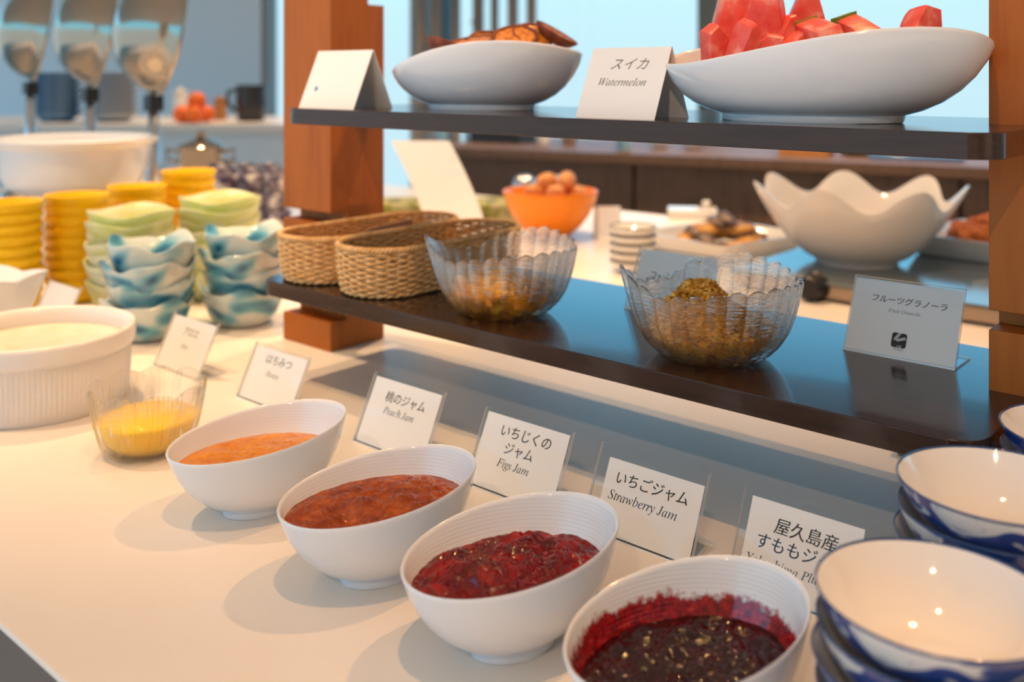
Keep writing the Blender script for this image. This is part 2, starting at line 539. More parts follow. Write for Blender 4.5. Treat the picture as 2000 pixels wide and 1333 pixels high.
# ------------------------------------------------------------------ slanted clear sign holder
HOLD_W, HOLD_L, LEAN = 0.0985, 0.0675, math.atan2(0.0293, 0.061)
def sign_holder(name, x0, y0, z0, lines, label, w=HOLD_W, L=HOLD_L, paper=(0.003, 0.003, 0.0015), rz=0.0, ink='ink', logo=False, group='clear acrylic sign holders'):
    """x0: left end, y0: front bottom line.  lines: (text, size, centre u, baseline v, shear, spacing)
    paper: margins left/right, top, bottom"""
    root = empty(name, (x0 + w / 2, y0, z0), rz, label, 'sign', group)
    s_, c_ = math.sin(LEAN), math.cos(LEAN)
    def P(u, v, o):             # u across from the middle, v up the slope, o out towards the back
        return (u, v * s_ + o * c_, v * c_ - o * s_)
    t = 0.0014
    g = 0.0008
    h = w / 2
    base = 0.0012
    def sheet(mb, o0, o1, v0, v1, u0=-h, u1=h):
        p = [P(u0, v0, o0), P(u1, v0, o0), P(u1, v0, o1), P(u0, v0, o1), P(u0, v1, o0), P(u1, v1, o0), P(u1, v1, o1), P(u0, v1, o1)]
        mb.add(p, [(3, 2, 1, 0), (4, 5, 6, 7)], 1)
        mb.add(p, [(0, 1, 5, 4), (2, 3, 7, 6)], 0)
        mb.add(p, [(1, 2, 6, 5), (3, 0, 4, 7)], 1)
    fr = MB()
    sheet(fr, 0, t, base, L)
    fr.build('front_sheet', [M['acrylic'], M['acrylic_edge']], root)
    bk = MB()
    sheet(bk, t + g, 2 * t + g, base, L + 0.001)
    bk.build('back_sheet', [M['acrylic'], M['acrylic_edge']], root)
    ft = MB()
    y1 = 0.042
    p = [(-h, 0, 0), (h, 0, 0), (h, y1, 0), (-h, y1, 0), (-h, 0.0005, t), (h, 0.0005, t), (h, y1, t), (-h, y1, t)]
    ft.add(p, [(3, 2, 1, 0), (4, 5, 6, 7)], 0)
    ft.add(p, [(0, 1, 5, 4), (1, 2, 6, 5), (2, 3, 7, 6), (3, 0, 4, 7)], 1)
    ft.build('foot', [M['acrylic'], M['acrylic_edge']], root)
    ml, mt, mbm = paper
    pm = MB()
    o0, o1 = t + g * 0.3, t + g * 0.75
    ml = ml if isinstance(ml, tuple) else (ml, ml)
    pl, pr = -h + ml[0], h - ml[1]
    pp = [P(pl, mbm + base, o0), P(pr, mbm + base, o0), P(pr, mbm + base, o1), P(pl, mbm + base, o1), P(pl, L - mt, o0), P(pr, L - mt, o0), P(pr, L - mt, o1), P(pl, L - mt, o1)]
    pm.add(pp, [(3, 2, 1, 0), (4, 5, 6, 7), (0, 1, 5, 4), (1, 2, 6, 5), (2, 3, 7, 6), (3, 0, 4, 7)])
    card = pm.build('paper_card', M['paper'], root)
    for body, size, u, v, sh, sp in lines:
        vv, ff = text_mesh(body, size, sh, 0, sp)
        lm = MB()
        for k, dx in enumerate((0.0, 0.018 * size)) if ord(body[0]) > 0x2fff and ord(body[0]) < 0x1d000 else ((0, 0.0),):
            lm.add([P(a + u + dx, b + v, o0 - 0.00006 - k * 0.00002) for a, b, _ in vv], ff)
        lm.build('lettering', M[ink if size > 0.005 else 'ink_grey'], card)
    if logo:
        lg = MB()
        q = round_rect(-0.0063, 0.0063, -0.0063, 0.0063, 0.0022, 4)
        lg.add([P(a - 0.001, b + 0.0165, o0 - 0.00005) for a, b in q], [tuple(range(len(q)))])
        lo = lg.build('logo', M['ink'], card)
        ear = MB()
        for (cx, cy, an) in ((-0.0022, 0.019, 1.0), (0.0008, 0.0172, 0.35)):
            dx, dy = math.cos(an), math.sin(an)
            for k in range(6):
                for sd in (-1, 1):
                    bx_, by_ = cx + dx * (k - 2.5) * 0.0013, cy + dy * (k - 2.5) * 0.0013
                    a2 = an + sd * 0.6
                    tx, ty = math.cos(a2) * 0.0022, math.sin(a2) * 0.0022
                    nx, ny = -math.sin(a2) * 0.0004, math.cos(a2) * 0.0004
                    ear.add([P(bx_ - 0.001, by_, o0 - .0001), P(bx_ + tx * .5 + nx - 0.001, by_ + ty * .5 + ny, o0 - .0001), P(bx_ + tx - 0.001, by_ + ty, o0 - .0001), P(bx_ + tx * .5 - nx - 0.001, by_ + ty * .5 - ny, o0 - .0001)], [(0, 3, 2, 1)])
        vv, ff = text_mesh('\u5c0f\u9ea6', 0.0022)
        ear.add([P(a - .0005, b + 0.0107, o0 - .0001) for a, b, _ in vv], ff)
        ear.build('wheat_mark', M['paper'], lo)
        wl = MB()
        vv, ff = text_mesh('WHEAT', 0.0024)
        wl.add([P(a - 0.0005, b + 0.0078, o0 - .0001) for a, b, _ in vv], ff)
        wl.build('lettering', M['ink_grey'], card)
    return root

JS = 0.13          # slant of the Japanese brush-style lettering
CY = 0.6200        # front line of the row of jam signs
sign_holder('sign_holder', -1.478, CY, 0, [], 'blank-looking small sign far left, beside the yellow bowl stacks', L=0.063)
sign_holder('sign_holder', -1.129, CY, 0, [('\u30a2\u30ed\u30a8', 0.0118, 0.001, 0.046, JS, 1.0), (italic('Aloe'), 0.0088, -0.001, 0.030, 0, 1)],
            'small acrylic sign lettered Aloe, beside the big white ramekin', ink='ink_grey', L=0.069)
sign_holder('sign_holder', -0.948, CY, 0, [('\u306f\u3061\u307f\u3064', 0.0118, 0.000, 0.045, JS, 1.0), (italic('Honey'), 0.0088, -0.002, 0.031, 0, 1)],
            'small acrylic sign lettered Honey, before the left wooden post', ink='ink_grey', L=0.063)
sign_holder('sign_holder', -0.746, CY, 0, [('\u6843\u306e\u30b8\u30e3\u30e0', 0.0112, 0.002, 0.046, JS, 1.0), (italic('Peach Jam'), 0.0093, -0.001, 0.034, 0, 1)],
            'small acrylic sign lettered Peach Jam behind the jam bowls', L=0.0685)
sign_holder('sign_holder', -0.594, CY, 0, [('\u3044\u3061\u3058\u304f\u306e', 0.0116, 0.001, 0.0485, JS, 1.0), ('\u30b8\u30e3\u30e0', 0.0112, -0.002, 0.035, JS, 1.0), (italic('Figs Jam'), 0.0098, -0.003, 0.023, 0, 1)],
            'small acrylic sign lettered Figs Jam behind the jam bowls')
sign_holder('sign_holder', -0.4657, CY, 0, [('\u3044\u3061\u3054\u30b8\u30e3\u30e0', 0.0112, 0.003, 0.041, JS, 1.0), (italic('Strawberry Jam'), 0.0100, -0.001, 0.028, 0, 1)],
            'small acrylic sign lettered Strawberry Jam, its card set low in the holder', paper=((0.010, 0.002), 0.0095, 0.0015))
sign_holder('sign_holder', -0.3372, CY, 0, [('\u5c4b\u4e45\u5cf6\u7523', 0.0116, 0.0, 0.043, JS, 1.0), ('\u3059\u3082\u3082\u30b8\u30e3\u30e0', 0.0114, -0.001, 0.0305, JS, 1.0), (italic('Yakushima Plum Jam'), 0.0083, -0.001, 0.019, 0, 1)],
            'small acrylic sign lettered Yakushima Plum Jam, nearest the blue-rimmed bowls', paper=((0.0065, 0.010), 0.0055, 0.0015))
sign_holder('sign_holder', -0.5705, 0.834, 0.12, [('\u30b3\u30fc\u30f3\u30d5\u30ec\u30fc\u30af', 0.0094, 0.002, 0.036, JS, 1.0), (italic('Cornflakes'), 0.0062, 0.001, 0.026, 0, 1)],
            'acrylic sign lettered Cornflakes on the lower shelf, behind a glass bowl')
sign_holder('sign_holder', -0.340, 0.834, 0.12, [('\u30d5\u30eb\u30fc\u30c4\u30b0\u30e9\u30ce\u30fc\u30e9', 0.0073, 0.002, 0.0475, JS, 0.97), (italic('Fruit Granola'), 0.0047, 0.0, 0.0395, 0, 1.0)],
            'acrylic sign lettered Fruit Granola with a black wheat logo, on the lower shelf', w=0.0935, paper=(0.001, 0.001, 0.001), logo=True)

# ------------------------------------------------------------------ folded paper tent cards
def tent_card(name, x0, x1, y0, ya, y1, z0, za, lines, label, dot=None, rz=0.0, m='paper', ink='ink'):
    root = empty(name, ((x0 + x1) / 2, y0, z0), rz, label, 'sign', 'folded paper tent cards')
    h = (x1 - x0) / 2
    L = math.hypot(ya - y0, za - z0)
    s_, c_ = (ya - y0) / L, (za - z0) / L
    def P(u, v, o=0):
        return (u, v * s_ + o * c_, v * c_ - o * s_)
    t = 0.0005
    fm = MB()
    p = [P(-h, 0), P(h, 0), P(h, L), P(-h, L), P(-h, 0, t), P(h, 0, t), P(h, L, t), P(-h, L, t)]
    fcs = [(0, 1, 2, 3), (7, 6, 5, 4), (1, 5, 6, 2), (4, 0, 3, 7), (3, 2, 6, 7), (4, 5, 1, 0)]
    fm.add(p, fcs)
    front = fm.build('front_leaf', M[m], root)
    bm_ = MB()
    yb = y1 - y0
    a_, zt = ya - y0, za - z0
    bm_.add([(-h, yb, 0), (h, yb, 0), (h, a_ + t, zt), (-h, a_ + t, zt), (-h, yb + t, 0), (h, yb + t, 0), (h, a_ + 2 * t, zt), (-h, a_ + 2 * t, zt)], fcs)
    bm_.build('back_leaf', M[m], root)
    for body, size, u, v, sh, sp, mk in lines:
        vv, ff = text_mesh(body, size, sh, 0, sp)
        MB().add([P(a + u, b + v, -0.0001) for a, b, _ in vv], ff).build('lettering', M[mk], front)
    if dot:
        u, v, r = dot
        n = 10
        pts = []
        for k in range(n):
            rr = r if k % 2 == 0 else r * 0.55
            pts.append(P(u + rr * math.cos(2 * PI * k / n), v + rr * math.sin(2 * PI * k / n), -0.0001))
        MB().add(pts, [tuple(range(n))]).build('blue_mark', M['blue_ink'], front)
    return root
M['blue_ink'] = pmat('blue_ink', lin(40, 140, 195), 0.6)
M['faint_ink'] = pmat('faint_ink', (0.60, 0.59, 0.59), 0.8)
tent_card('tent_card', -0.926, -0.8285, 0.690, 0.7185, 0.747, 0.323, 0.389, [], 'blank white tent card with a small blue mark, beside the left post', dot=(-0.0285, 0.024, 0.0042))
tent_card('tent_card', -0.524, -0.4416, 0.690, 0.7175, 0.745, 0.323, 0.385,
          [('\u30b9\u30a4\u30ab', 0.0128, 0.002, 0.047, 0.3, 1.12, 'ink_grey'), (italic('Watermelon'), 0.0102, -0.001, 0.031, 0.1, 1, 'ink_grey')],
          'white tent card lettered Watermelon on the upper shelf between two white bowls')

# ================================================================== oval jam bowls
JA, JB, JTH, JH = 0.0745, 0.0540, 1.28, 0.0640
JSL = 0.115                       # rim is higher at the far end
outer = [(0.0, 0.0030), (0.30, 0.0030), (0.345, 0.0006), (0.36, 0.0), (0.39, 0.0), (0.405, 0.001), (0.41, 0.007), (0.50, 0.0095), (0.62, 0.0150), (0.73, 0.0225), (0.82, 0.0310), (0.90, 0.0415), (0.955, 0.0520), (0.99, 0.0615), (1.0, 0.0640)]
inner = [(0.992, 0.0652), (0.975, 0.0648), (0.962, 0.0625), (0.925, 0.0530), (0.87, 0.0430), (0.79, 0.0330), (0.70, 0.0250), (0.58, 0.0180), (0.42, 0.0130), (0.22, 0.0105), (0.0, 0.0100)]
def slant(phi, z):
    return z * (1 + JSL * math.cos(phi) * min(1.0, z / 0.064))
def jam_bowl_fn(phi, s, z, i):
    return (JA * s * math.cos(phi), JB * s * math.sin(phi), slant(phi, z))

def inner_s(phi, zl):
    """how far out the inside wall stands at level zl in direction phi"""
    prev = None
    for s, z in inner:
        zz = slant(phi, z)
        if zz <= zl:
            if prev is None:
                return s
            s0, z0_ = prev
            return s + (s0 - s) * (zl - zz) / max(1e-6, z0_ - zz)
        prev = (s, zz)
    return 0.1

def ringed_porcelain(name, base=(0.79, 0.82, 0.87)):
    m = pmat(name, base, 0.10, 0.5, coat=0.4)
    t, b = nodes(m)
    w = t.nodes.new('ShaderNodeTexWave')
    w.bands_direction = 'Z'
    w.inputs['Scale'].default_value = 125
    w.inputs['Distortion'].default_value = 0.0
    t.links.new(coords(m), w.inputs['Vector'])
    bump(m, w.outputs['Fac'], 0.14, 0.0003)
    return m
M['ringed'] = ringed_porcelain('ringed_porcelain')
# the plum bowl has dried juice on its inside wall
def stained_porcelain():
    m = ringed_porcelain('jam_stained_porcelain')
    t, b = nodes(m)
    co = coords(m)
    sepn = t.nodes.new('ShaderNodeSeparateXYZ')
    t.links.new(co, sepn.inputs[0])
    n1 = noise_tex(m, co, 230, 3, 0.6)
    n2 = noise_tex(m, co, 46, 3, 0.6)
    def mth(op, a, b_):
        q = t.nodes.new('ShaderNodeMath')
        q.operation = op
        for i, v in enumerate((a, b_)):
            if isinstance(v, (int, float)):
                q.inputs[i].default_value = v
            else:
                t.links.new(v, q.inputs[i])
        return q.outputs[0]
    edge = mth('ADD', 0.0385, mth('ADD', mth('MULTIPLY', n1.outputs['Fac'], 0.012), mth('MULTIPLY', n2.outputs['Fac'], 0.016)))
    msk = mth('MULTIPLY', mth('SUBTRACT', edge, sepn.outputs['Z']), 260)
    msk = t.nodes.new('ShaderNodeClamp')
    src = mth('MULTIPLY', mth('SUBTRACT', edge, sepn.outputs['Z']), 260)
    t.links.new(src, msk.inputs[0])
    mix = t.nodes.new('ShaderNodeMix')
    mix.data_type = 'RGBA'
    t.links.new(msk.outputs[0], mix.inputs['Factor'])
    mix.inputs['A'].default_value = (0.79, 0.82, 0.87, 1)
    t.links.new(ramp_col(m, n1.outputs['Fac'], [(0.35, lin(96, 4, 10)), (0.6, lin(160, 18, 20)), (0.75, lin(190, 70, 60))]), mix.inputs['B'])
    t.links.new(mix.outputs['Result'], b.inputs['Base Color'])
    return m
M['stained'] = stained_porcelain()

spots_j = [(-0.690, 0.474), (-0.5335, 0.4690), (-0.4040, 0.4665), (-0.2730, 0.4610)]
jlabels = ['white oval porcelain bowl holding peach jam, next to the crystal honey bowl',
           'white oval porcelain bowl holding brown fig jam, second of the jam row',
           'white oval porcelain bowl holding red strawberry jam, third of the jam row',
           'white oval porcelain bowl holding dark plum jam, juice-stained inside, nearest the camera']
first = None
for i, (x, y) in enumerate(spots_j):
    root = empty('jam_bowl', (x, y, 0), JTH, jlabels[i], 'bowl', 'oval white jam bowls')
    mb = MB()
    k0 = 7
    mb.lathe(outer[k0 - 1:] + inner[:1], 72, jam_bowl_fn, 0)
    mb.build('outside', M['ringed'] if False else M['porcelain'], root, smooth=True)
    MB().lathe(inner, 72, jam_bowl_fn).build('inside', M['stained'] if i == 3 else M['ringed'], root, smooth=True)
    MB().lathe(outer[:k0], 72, jam_bowl_fn).build('foot', M['porcelain'], root, smooth=True, angle=50)

# ------------------------------------------------------------------ the jams
def jam_mat(name, dark, mid, light, edge=None, rough=0.07, sc=70, trans=0.0, grain=3.0, bs=0.3):
    m = pmat(name, mid, rough, 0.4, coat=0.25, sss=0.05, sss_r=(1.0, 0.25, 0.08))
    t, b = nodes(m)
    n = noise_tex(m, coords(m), sc, 5, 0.6, 0.4)
    t.links.new(ramp_col(m, n.outputs['Fac'], [(0.28, dark), (0.5, mid), (0.72, light)]), b.inputs['Base Color'])
    n2 = noise_tex(m, coords(m), sc * grain, 2, 0.5)
    bump(m, n2.outputs['Fac'], bs, 0.0024)
    return m
M['peach'] = jam_mat('peach_jam', lin(186, 104, 0), lin(204, 126, 6), lin(216, 142, 20), rough=0.10, grain=1.6)
M['fig'] = jam_mat('fig_jam', lin(104, 36, 0), lin(144, 60, 4), lin(180, 92, 24), grain=5.0, bs=0.55)
M['strawberry'] = jam_mat('strawberry_jam', lin(54, 0, 0), lin(104, 2, 2), lin(156, 14, 4), grain=2.6)
M['plum'] = jam_mat('plum_jam', lin(24, 0, 5), lin(40, 5, 10), lin(66, 12, 14), rough=0.06)

def jam(name, label, i, zl, amp, fq, mat, seed, lumps=()):
    x, y = spots_j[i]
    nr, na = 84, 240
    vs_, fs_ = [], []
    for a in range(na):
        ph = 2 * PI * a / na
        s1 = inner_s(ph, zl) * 1.008
        for r in range(1, nr + 1):
            q = r / nr
            px_, py_ = JA * s1 * q * math.cos(ph), JB * s1 * q * math.sin(ph)
            fade = min(1.0, (1 - q) * 7)
            h = 0
            p = Vector((px_ * fq, py_ * fq, seed))
            h += noise.fractal(p, 0.8, 2.1, 5) * amp * (0.25 + 0.75 * fade)
            h += abs(noise.noise(p * 3.1)) * amp * 0.55 * fade + max(0.0, noise.noise(p * 1.7 + Vector((9, 3, 1))) - 0.1) * amp * 1.1 * fade
            for (lx, ly, lr, lh) in lumps:
                dd = math.hypot(px_ - lx, py_ - ly) / lr
                h += lh * math.exp(-dd * dd) * fade
            vs_.append((px_, py_, zl + h))
    c0 = len(vs_)
    vs_.append((0, 0, zl + noise.fractal(Vector((0, 0, seed)), 0.8, 2.1, 5) * amp))
    for a in range(na):
        b = (a + 1) % na
        fs_.append((c0, a * nr, b * nr))
        for r in range(nr - 1):
            fs_.append((a * nr + r, a * nr + r + 1, b * nr + r + 1, b * nr + r))
    # underside follows the bowl so that the jam has a body
    base = len(vs_)
    rows = [0.9, 0.6]
    o = MB()
    o.add(vs_, fs_)
    ring = [a * nr + nr - 1 for a in range(na)]
    zb = [0.75, 0.45]
    prev = ring
    for f_ in zb:
        st = len(o.v)
        zz = 0.012 + (zl - 0.012) * f_
        for a in range(na):
            ph = 2 * PI * a / na
            s1 = inner_s(ph, zz) * 0.985
            o.v.append((JA * s1 * math.cos(ph), JB * s1 * math.sin(ph), zz))
        for a in range(na):
            b = (a + 1) % na
            o.f.append((prev[b], prev[a], st + a, st + b))
            o.m.append(0)
        prev = list(range(st, st + na))
    o.f.append(tuple(reversed(prev)))
    o.m.append(0)
    ob = o.build(name, M[mat], None, smooth=True)
    ob.location = (x, y, 0)
    ob.rotation_euler = (0, 0, JTH)
    tag(ob, label, 'jam')
    return ob
jam('peach_jam', 'smooth amber peach jam filling the leftmost oval bowl', 0, 0.0435, 0.0014, 60, 'peach', 3.0, ((0.03, 0.0, 0.02, 0.003),))
jam('fig_jam', 'grainy brown fig jam with a hollow in its middle, second oval bowl', 1, 0.0490, 0.0030, 60, 'fig', 7.7, ((-0.014, 0.002, 0.012, 0.007), (-0.026, -0.008, 0.009, -0.006), (0.025, 0.0, 0.02, 0.003)))
jam('strawberry_jam', 'glossy red strawberry jam with soft fruit lumps, third oval bowl', 2, 0.0455, 0.0042, 70, 'strawberry', 12.3, ((0.035, -0.012, 0.011, 0.005), (-0.02, 0.012, 0.013, 0.004), (-0.03, -0.012, 0.02, 0.003)))
jam('plum_jam', 'dark shiny plum jam in the oval bowl nearest the camera', 3, 0.0395, 0.0034, 55, 'plum', 21.9, ((0.02, 0.01, 0.015, 0.002),))

# soft fruit lumps in strawberry jam are part of the jam surface; gloss comes from the lamps

# ================================================================== big white ramekin with yogurt
M['ribbed'] = pmat('ribbed_porcelain', (0.83, 0.81, 0.79), 0.25, 0.5, coat=0.2)
rk = empty('ramekin', (-1.103, 0.470, 0), 0, 'big round white ribbed ramekin at the left end of the row', 'bowl')
R_ = 0.101
mb = MB()
NR = 240
def rib(phi, r, z, i):
    k = 0.0009 * (1 if int(round(phi / (2 * PI) * NR)) % 2 else -1) if 4 <= i <= 6 else 0
    return ((r + k) * math.cos(phi), (r + k) * math.sin(phi), z)
mb.lathe([(0, 0.002), (0.088, 0.002), (0.0905, 0.0), (0.0925, 0.002), (0.0935, 0.006), (0.0950, 0.030), (0.0965, 0.0590), (0.0975, 0.0605), (0.1005, 0.062), (0.1015, 0.066), (0.1020, 0.0775), (0.1012, 0.0815), (0.0985, 0.0825), (0.0955, 0.0810), (0.0935, 0.0700), (0.0920, 0.020), (0.085, 0.009), (0, 0.008)], NR, rib)
mb.build('body', M['ribbed'], rk, smooth=True, angle=60)
M['yogurt'] = vary(pmat('creamy_yogurt', (0.74, 0.66, 0.54), 0.35, 0.5, sss=0.3), [(0.3, (0.70, 0.60, 0.46)), (0.7, (0.78, 0.71, 0.60))], 30)
mb = MB()
vs_, prof = [], []
def yg(phi, r, z, i):
    x, y = r * math.cos(phi), r * math.sin(phi)
    h = noise.fractal(Vector((x * 26, y * 26, 4)), 0.8, 2, 4) * 0.002 if z > 0.05 else 0
    d = math.hypot(x + 0.0, y + 0.055) / 0.03
    if z > 0.05 and r < 0.09:
        h += 0.007 * math.exp(-d * d) * (1 + noise.noise(Vector((x * 120, y * 120, 1))))
    return (x, y, z + h)
mb.lathe([(0, 0.0625)] + [(0.0932 * k / 24, 0.0625) for k in range(1, 25)] + [(0.0928, 0.045), (0.0, 0.045)], 96, yg)
yo = mb.build('yogurt', M['yogurt'], None, smooth=True)
yo.location = (-1.103, 0.470, 0)
tag(yo, 'pale creamy yogurt with a lumpy patch inside the big ramekin', 'yogurt')

# ================================================================== cut crystal bowl with honey
M['crystal'] = clear_mat('cut_crystal', (1.0, 0.99, 0.96), 0.16, 0.18, 0.0, 1.5)
M['honey'] = pmat('honey', lin(255, 206, 0), 0.05, 0.5, sss=0.5, sss_r=(1, .6, .05))
NB = 9 * 16
def crystal_fn(phi, r, z, i):
    a = (phi * 9 / (2 * PI)) % 1.0                 # nine fans round the bowl
    u = abs(a - 0.5) * 2
    t = z / 0.066
    scal = 0.0075 * (1 - u * u) * max(0, t) ** 3
    fan = 0.0017 * math.cos(a * 16 * PI * 0.5 * 2) * (0.25 + 0.75 * t) if 3 <= i <= 9 else 0
    vee = -0.0036 * max(0.0, 1 - abs(u - (0.15 + 0.8 * t)) * 7) if 3 <= i <= 8 else 0
    rr = r + fan + vee
    return (rr * math.cos(phi), rr * math.sin(phi), z + (scal if i >= 5 else 0) * (1 if z > 0.03 else 0))
cb = empty('crystal_bowl', (-0.879, 0.478, 0), 0, 'cut crystal glass bowl of golden honey with a scalloped rim', 'bowl')
mb = MB()
mb.lathe([(0, 0.0015), (0.034, 0.0), (0.0385, 0.001), (0.0420, 0.006), (0.0450, 0.016), (0.0480, 0.028), (0.0505, 0.040), (0.0522, 0.050), (0.0532, 0.058), (0.0525, 0.0600), (0.0500, 0.0595), (0.0485, 0.050), (0.0465, 0.040), (0.0440, 0.028), (0.0395, 0.012), (0.033, 0.005), (0, 0.0038)], NB, crystal_fn)
mb.build('glass', M['crystal'], cb, smooth=True, angle=18)
hy = MB()
hy.lathe([(0, 0.0041), (0.032, 0.0056), (0.0392, 0.0136), (0.0428, 0.024), (0.0448, 0.0315), (0.0440, 0.0325), (0, 0.0320)], 72)
ho = hy.build('honey', M['honey'], None, smooth=True)
ho.location = (-0.879, 0.478, 0)
tag(ho, 'golden translucent honey pooled inside the cut crystal bowl', 'honey')

# ================================================================== ribbed glass bowls with cereal
M['ribbed_glass'] = clear_mat('ribbed_glass', (0.965, 0.97, 0.97), 0.17, 0.42, 0.03, 1.47, bump_scale=(90, 90, 620))
NF, NS = 28, 12
GR, GH = 0.0735, 0.062
RIM = [(0, 0.001), (30, 0.007), (58, 0.011), (88, 0.004), (114, -0.010), (142, -0.009), (166, 0.005), (182, 0.013), (202, 0.003), (224, -0.006), (245, -0.001), (275, 0.004), (310, 0.006), (335, 0.003), (360, 0.001)]
def rim_wave(a):
    a %= 360
    for (a0, v0), (a1, v1) in zip(RIM, RIM[1:]):
        if a0 <= a <= a1:
            f_ = (1 - math.cos(PI * (a - a0) / (a1 - a0))) / 2
            return v0 + (v1 - v0) * f_
    return 0.0
def glass_fn(rot):
    def fn(phi, r, z, i):
        t = max(0.0, z) / GH
        a = (phi * NF / (2 * PI)) % 1.0
        u = abs(a - 0.5) * 2                       # 0 mid flute, 1 groove
        out = i <= 11
        fl = (0.0030 * (1 - u * u) - 0.0012) * min(1, t * 3 + .25) if out else 0.0005 * (1 - u * u)
        lb = rim_wave(math.degrees(phi - rot))
        lobe = lb * t ** 2.2
        flare = 0.45 * lb * t ** 3
        scal = 0.0036 * (1 - u * u) * t ** 6
        rr = r + fl + flare
        return (rr * math.cos(phi), rr * math.sin(phi), z + lobe + scal)
    return fn
gprof = [(0, 0.0012), (0.036, 0.0008), (0.0395, 0.0), (0.0425, 0.0012), (0.0490, 0.0060), (0.0560, 0.0135), (0.0625, 0.0240), (0.0672, 0.0360), (0.0705, 0.0480), (0.0722, 0.0560), (0.0732, 0.0608), (0.0728, 0.0620), (0.0712, 0.0622), (0.0700, 0.0605), (0.0690, 0.0560), (0.0672, 0.0480), (0.0640, 0.0360), (0.0592, 0.0240), (0.0525, 0.0140), (0.0440, 0.0075), (0.030, 0.0055), (0, 0.0050)]
def inner_r(z):
    pts = [(0.030, 0.0055), (0.0440, 0.0075), (0.0525, 0.0140), (0.0592, 0.0240), (0.0640, 0.0360), (0.0672, 0.0480), (0.069, 0.056)]
    if z <= pts[0][1]:
        return 0.03
    for (r0, z0_), (r1, z1) in zip(pts, pts[1:]):
        if z <= z1:
            return r0 + (r1 - r0) * (z - z0_) / (z1 - z0_)
    return 0.069
# lobes peak to the left, to the right front and to the right rear as the camera sees them
GROT = math.radians(180 + 41 - 10 - 41 - 41 + 41)
def glass_bowl(x, y, label, rot):
    root = empty('glass_bowl', (x, y, 0.12), 0, label, 'bowl', 'ribbed glass cereal bowls')
    MB().lathe(gprof, NF * NS, glass_fn(rot)).build('glass', M['ribbed_glass'], root, smooth=True, angle=50)
    return root
CAMROT = math.atan2(SA, CA)                        # camera right seen in world
GROT = CAMROT
glass_bowl(-0.655, 0.742, 'ribbed clear glass bowl with a few cornflakes, beside the wicker baskets', GROT)
glass_bowl(-0.418, 0.744, 'ribbed clear glass bowl of fruit granola, before the Cornflakes sign', GROT)

def cereal_mat(name, stops, sc):
    m = pmat(name, stops[1][1], 0.6, 0.3)
    return vary(m, stops, sc, detail=3, bump_s=0.3, bump_d=0.001)
M['flake'] = cereal_mat('cornflake', [(0.3, lin(240, 150, 10)), (0.5, lin(255, 188, 40)), (0.7, lin(255, 220, 110))], 60)
M['granola'] = cereal_mat('granola', [(0.28, lin(160, 100, 20)), (0.5, lin(224, 160, 60)), (0.7, lin(250, 206, 120))], 90)

def cereal(name, x, y, top, dome, n, size, mat, label, seed, curl, mound=None):
    rnd = random.Random(seed)
    mb = MB()
    k = 0
    while k < n:
        z = 0.009 + (top + dome - 0.009) * rnd.random()
        rmax = inner_r(min(z, top)) - size * 0.75 - 0.003
        if z > top:
            rmax *= math.sqrt(max(0.02, 1 - (z - top) / dome))
        a, r = rnd.uniform(0, 2 * PI), rmax * math.sqrt(rnd.random())
        if rnd.random() < 0.55 and not (mound and z > top):
            r = rmax * (0.85 + 0.15 * rnd.random())
        k += 1
        cx = cy = 0.0
        if mound and z > top:
            f_ = (z - top) / dome
            cx, cy = mound[0] * min(1, f_ * 3), mound[1] * min(1, f_ * 3)
            r = (0.052 - 0.040 * f_ ** 0.7) * math.sqrt(rnd.random())
        R = Matrix.Rotation(rnd.uniform(0, 2 * PI), 4, 'Z') @ Matrix.Rotation(rnd.uniform(-1.1, 1.1), 4, 'X') @ Matrix.Rotation(rnd.uniform(-.9, .9), 4, 'Y')
        c = Vector((cx + r * math.cos(a), cy + r * math.sin(a), z))
        s = size * rnd.uniform(0.6, 1.15)
        if curl:
            g = []
            for i in range(4):
                for j in range(4):
                    u, v = i / 3 - .5, j / 3 - .5
                    rr = 1 - 0.3 * (abs(u) > .4 and abs(v) > .4)
                    g.append(c + R @ Vector((u * s * 1.5 * rr, v * s * 1.2 * rr, s * (0.9 * (u * u - v * v * .4) + 0.18 * rnd.uniform(-1, 1)))))
            mb.add(g, [(i * 4 + j, i * 4 + j + 1, i * 4 + j + 5, i * 4 + j + 4) for i in range(3) for j in range(3)])
            mb.add([p + R @ Vector((0, 0, -0.0006)) for p in g], [(i * 4 + j + 4, i * 4 + j + 5, i * 4 + j + 1, i * 4 + j) for i in range(3) for j in range(3)])
        else:
            pts = []
            for p in ((1, 0, 0), (-1, 0, 0), (0, 1, 0), (0, -1, 0), (0, 0, .5), (0, 0, -.5)):
                pts.append(c + R @ (Vector(p) * s * 0.62 * rnd.uniform(.75, 1.2)))
            mb.add(pts, [(0, 2, 4), (2, 1, 4), (1, 3, 4), (3, 0, 4), (2, 0, 5), (1, 2, 5), (3, 1, 5), (0, 3, 5)])
    o = mb.build(name, M[mat], None, smooth=curl)
    o.location = (x, y, 0.12)
    tag(o, label, 'cereal', kind='stuff')
    return o
cereal('cornflakes', -0.655, 0.742, 0.028, 0.004, 240, 0.0105, 'flake', 'golden cornflakes lying in the bottom of the left glass bowl', 5, True)
cereal('granola', -0.418, 0.744, 0.030, 0.030, 2600, 0.0062, 'granola', 'brown fruit granola heaped in the right glass bowl', 9, False, (-0.014, 0.004))

